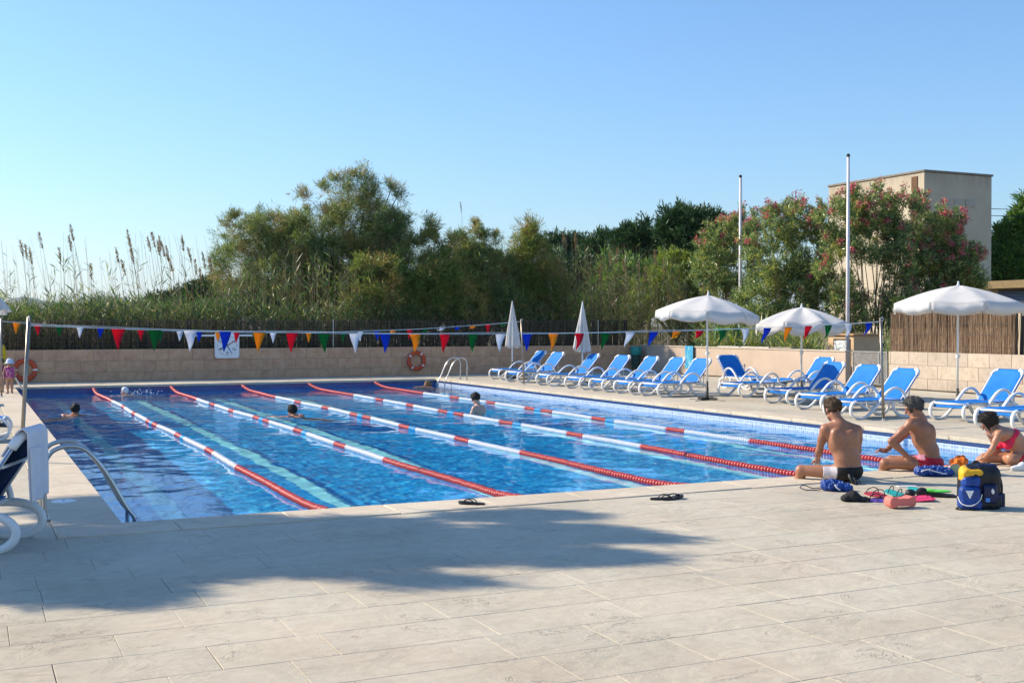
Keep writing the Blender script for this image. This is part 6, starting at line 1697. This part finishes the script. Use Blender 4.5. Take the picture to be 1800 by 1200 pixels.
plate('hand_paddle', 'hot pink hand paddle right of the pull buoy', 'hand paddle', 1618, 880, .28, .19, C_PINK, -.2, (.10, -.06), .02, M_BLK)
t = gear('swim_fin', 'lime green and black swim fin lying beside the backpack', 'fin', 1640, 872, -YAW - .15)
f = Field(); f.ell((-.12, 0, .045), (.075, .055, .045), .03); f.ell((-.16, 0, .055), (.05, .035, .035), .02, None, True); blob('foot_pocket', f, M_BLK, t, .006)
b = MB(); b.prism([(-.09, -.055), (.10, -.085), (.215, -.08), (.225, 0), (.215, .08), (.10, .085), (-.09, .055)], .012, .030, Matrix.Rotation(.06, 4, 'Y')); b.build('blade', M_BLK, t)
f = Field(); f.ell((.06, .01, .052), (.125, .062, .016), .01, None); f.ell((-.04, .0, .058), (.06, .04, .018), .02); blob('green_overlay', f, C_LIME, t, .005)
t = gear('swim_fin', 'black swim fin lying behind the pull buoy', 'fin', 1596, 876, .55)
f = Field(); f.ell((.10, 0, .045), (.065, .05, .042), .03); f.ell((.14, 0, .06), (.05, .03, .03), .02, None, True); blob('foot_pocket', f, M_BLK, t, .006)
b = MB(); b.prism([(.08, -.05), (-.12, -.08), (-.21, -.07), (-.21, .07), (-.12, .08), (.08, .05)], .014, .030, Matrix.Rotation(-.05, 4, 'Y')); b.build('blade', M_BLK, t)
t = gear('pouch', 'crumpled dark grey pouch left of the red paddle', 'pouch', 1502, 881)
f = Field(); f.ell((-.02, 0, .05), (.075, .06, .055), .02); f.ell((-.09, 0, .03), (.05, .05, .03), .02); f.ell((.08, -.02, .025), (.07, .05, .025), .02); blob('cloth', f, simple('charcoal_cloth', (0.03, 0.03, 0.033), .8, .2, .2, 12, .5, 70), t, .005, .006, 5)
t = gear('paper_sheet', 'thin white card lying on the deck behind the paddles', 'card', 1594, 854.5)
b = MB(); b.box((-.11, -.04, 0), (.11, .04, .006), .001, Matrix.Rotation(.1, 4, 'Z')); b.build('card', M_WHITE, t)
t = gear('crumpled_cloth', 'crumpled orange and brown cloth lying behind the backpack', 'cloth', 1688, 822)
f = Field(); f.ell((0, 0, .06), (.09, .06, .06), .02); f.ell((-.05, 0, .04), (.06, .06, .045), .02); f.ell((.05, .02, .08), (.05, .05, .05), .02); blob('orange_fold', f, simple('orange_cloth', (0.72, 0.17, 0.02), .7, .2, .15, 14), t, .005, .009, 7)
f = Field(); f.ell((.02, .05, .10), (.07, .04, .05), .02); f.ell((-.08, .03, .075), (.035, .04, .04), .02); blob('brown_fold', f, simple('brown_cloth', (0.28, 0.075, 0.025), .75, .2, .15, 14), t, .005, .008, 8)
t = gear('rolled_mat', 'pale yellow rolled strip with a dark hole, left of the backpack', 'roll', 1679, 833, -YAW - .4)
b = MB(); b.lathe([(.022, -.05), (.055, -.05), (.058, -.04), (.058, .04), (.055, .05), (.022, .05)], 22, Matrix.Translation((0, 0, .06)) @ Matrix.Rotation(math.pi / 2, 4, 'X')); b.build('roll', simple('pale_yellow_foam', (0.62, 0.60, 0.30), .7), t, auto=35)
b = MB(); b.lathe([(.0005, -.045), (.0215, -.045), (.0215, .045), (.0005, .045)], 14, Matrix.Translation((0, 0, .06)) @ Matrix.Rotation(math.pi / 2, 4, 'X')); b.build('core', M_BLK, t)
t = gear('trainer_shoe', 'white trainer lying behind the backpack at the right edge', 'shoe', 1792, 827, -YAW + .2)
f = Field(); f.ell((0, 0, .035), (.12, .045, .035), .02); f.ell((.06, 0, .06), (.07, .042, .05), .03); f.ell((.085, 0, .115), (.045, .026, .04), .01, None, True); blob('upper', f, simple('white_fabric', (0.74, 0.73, 0.71), .7), t, .005)
b = MB(); b.prism([(.125 * math.cos(a) + .005, .048 * math.sin(a)) for a in np.linspace(0, 2 * math.pi, 24, endpoint=False)], 0, .018); b.build('sole', simple('pale_sole', (0.55, 0.53, 0.50), .6), t)

# backpack
t = gear('backpack', 'blue, black and yellow swim backpack standing on the deck at the right', 'backpack', 1714, 893, -YAW - .06)
def rx(a_): return [[1, 0, 0], [0, math.cos(a_), -math.sin(a_)], [0, math.sin(a_), math.cos(a_)]]
f = Field(); f.rbox((.05, .05, .20), (.185, .12, .20), .08, .03, rx(.10)); f.ell((.07, .06, .355), (.15, .115, .07), .05); f.rbox((.06, .02, .07), (.17, .12, .07), .05, .03)
blob('body', f, simple('black_nylon', (0.010, 0.012, 0.018), .5, .4, .25, 10, .5, 50), t, .007, .003, 3)
f = Field(); f.rbox((-.075, -.065, .125), (.098, .062, .10), .045, .02, rx(.14)); f.rbox((-.07, -.06, .045), (.105, .07, .045), .035, .02); blob('front_pocket', f, M_NAVY, t, .006, .0025, 4)
f = Field(); f.rbox((-.06, -.045, .265), (.082, .058, .052), .030, .02, rx(.2)); f.rbox((-.06, -.095, .245), (.07, .014, .02), .012, .012); blob('upper_pocket', f, simple('bright_blue_nylon', (0.010, 0.055, 0.28), .4, .4, .2, 14, .5, 60), t, .006, .0025, 5)
f = Field(); f.rbox((-.035, -.0, .352), (.10, .085, .040), .036, .03, rx(.25)); f.rbox((-.115, -.01, .31), (.03, .07, .05), .025, .03); blob('yellow_lid', f, M_YEL, t, .006, .003, 6)
f = Field(); f.rbox((.10, .035, .398), (.10, .065, .022), .02, .02); blob('lid_edge', f, M_NAVYD, t, .006, .002, 7)
f = Field(); f.rbox((.11, -.075, .15), (.068, .045, .095), .035, .02, rx(.1)); f.rbox((.18, -.04, .08), (.045, .05, .07), .03, .02); blob('side_pocket', f, M_NAVYD, t, .006, .002, 8)
b = MB(); b.tube(smooth_path([(-.185, -.07, .12), (-.165, -.125, .06), (-.085, -.152, .045), (.0, -.125, .09), (.03, -.105, .15)], 6), .005, 6); b.build('white_piping', M_WHITE, t, True)
b = MB()
c3 = [Vector((-.132, -.140, .185)), Vector((-.062, -.149, .185)), Vector((-.095, -.154, .115))]; b.add(c3 + [v_ + Vector((0, .03, 0)) for v_ in c3], [(0, 1, 2), (5, 4, 3), (0, 3, 4, 1), (1, 4, 5, 2), (2, 5, 3, 0)]); b.build('triangle_emblem', M_WHITE, t)
b = MB(); b.tube([(.118, -.128, .205), (.122, -.127, .18), (.126, -.125, .155)], [.006, .016, .008], 10, False, (1, .4)); b.build('side_emblem', M_WHITE, t, True)
b = MB(); b.box((.045, -.135, .085), (.085, -.12, .125), .004, Matrix.Rotation(.1, 4, 'Y')); b.build('buckle', simple('blue_buckle', (0.05, 0.22, 0.60), .4), t)
b = MB(); b.tube(smooth_path([(.16, .02, .36), (.225, .0, .30), (.245, -.01, .20), (.235, -.01, .10), (.21, .0, .03)], 6), .016, 8, False, (1.5, .7)); b.build('shoulder_strap', M_BLK, t, True)
b = MB(); b.box((.215, -.05, .02), (.265, .0, .15), .008); b.build('strap_pad', M_NAVYD, t)
b = MB(); b.tube(smooth_path([(-.16, -.06, .02), (-.21, -.10, .008), (-.16, -.14, .008), (-.08, -.15, .01), (-.05, -.16, .006)], 5), .007, 6); b.build('loose_strap', M_BLK, t, True)
b = MB(); b.tube(smooth_path([(-.02, .1, .40), (.03, .08, .44), (.08, .08, .41)], 5), .010, 8); b.build('grab_handle', M_BLK, t, True)

# ------------------------------------------------------------------ the air: thin sea haze
hz = N('haze'); pv = hz.n('VolumePrincipled'); pv.inputs['Color'].default_value = (0.80, 0.90, 1.0, 1); pv.inputs['Density'].default_value = 0.00006; pv.inputs['Anisotropy'].default_value = 0.3
hz.t.links.new(pv.outputs[0], hz.out.inputs['Volume'])
b = MB(); b.box((-11800, -1300, -3.6), (11800, 13500, 420)); tag(b.build('haze', hz.m), 'thin pale sea haze over the whole place', 'haze', kind='stuff')
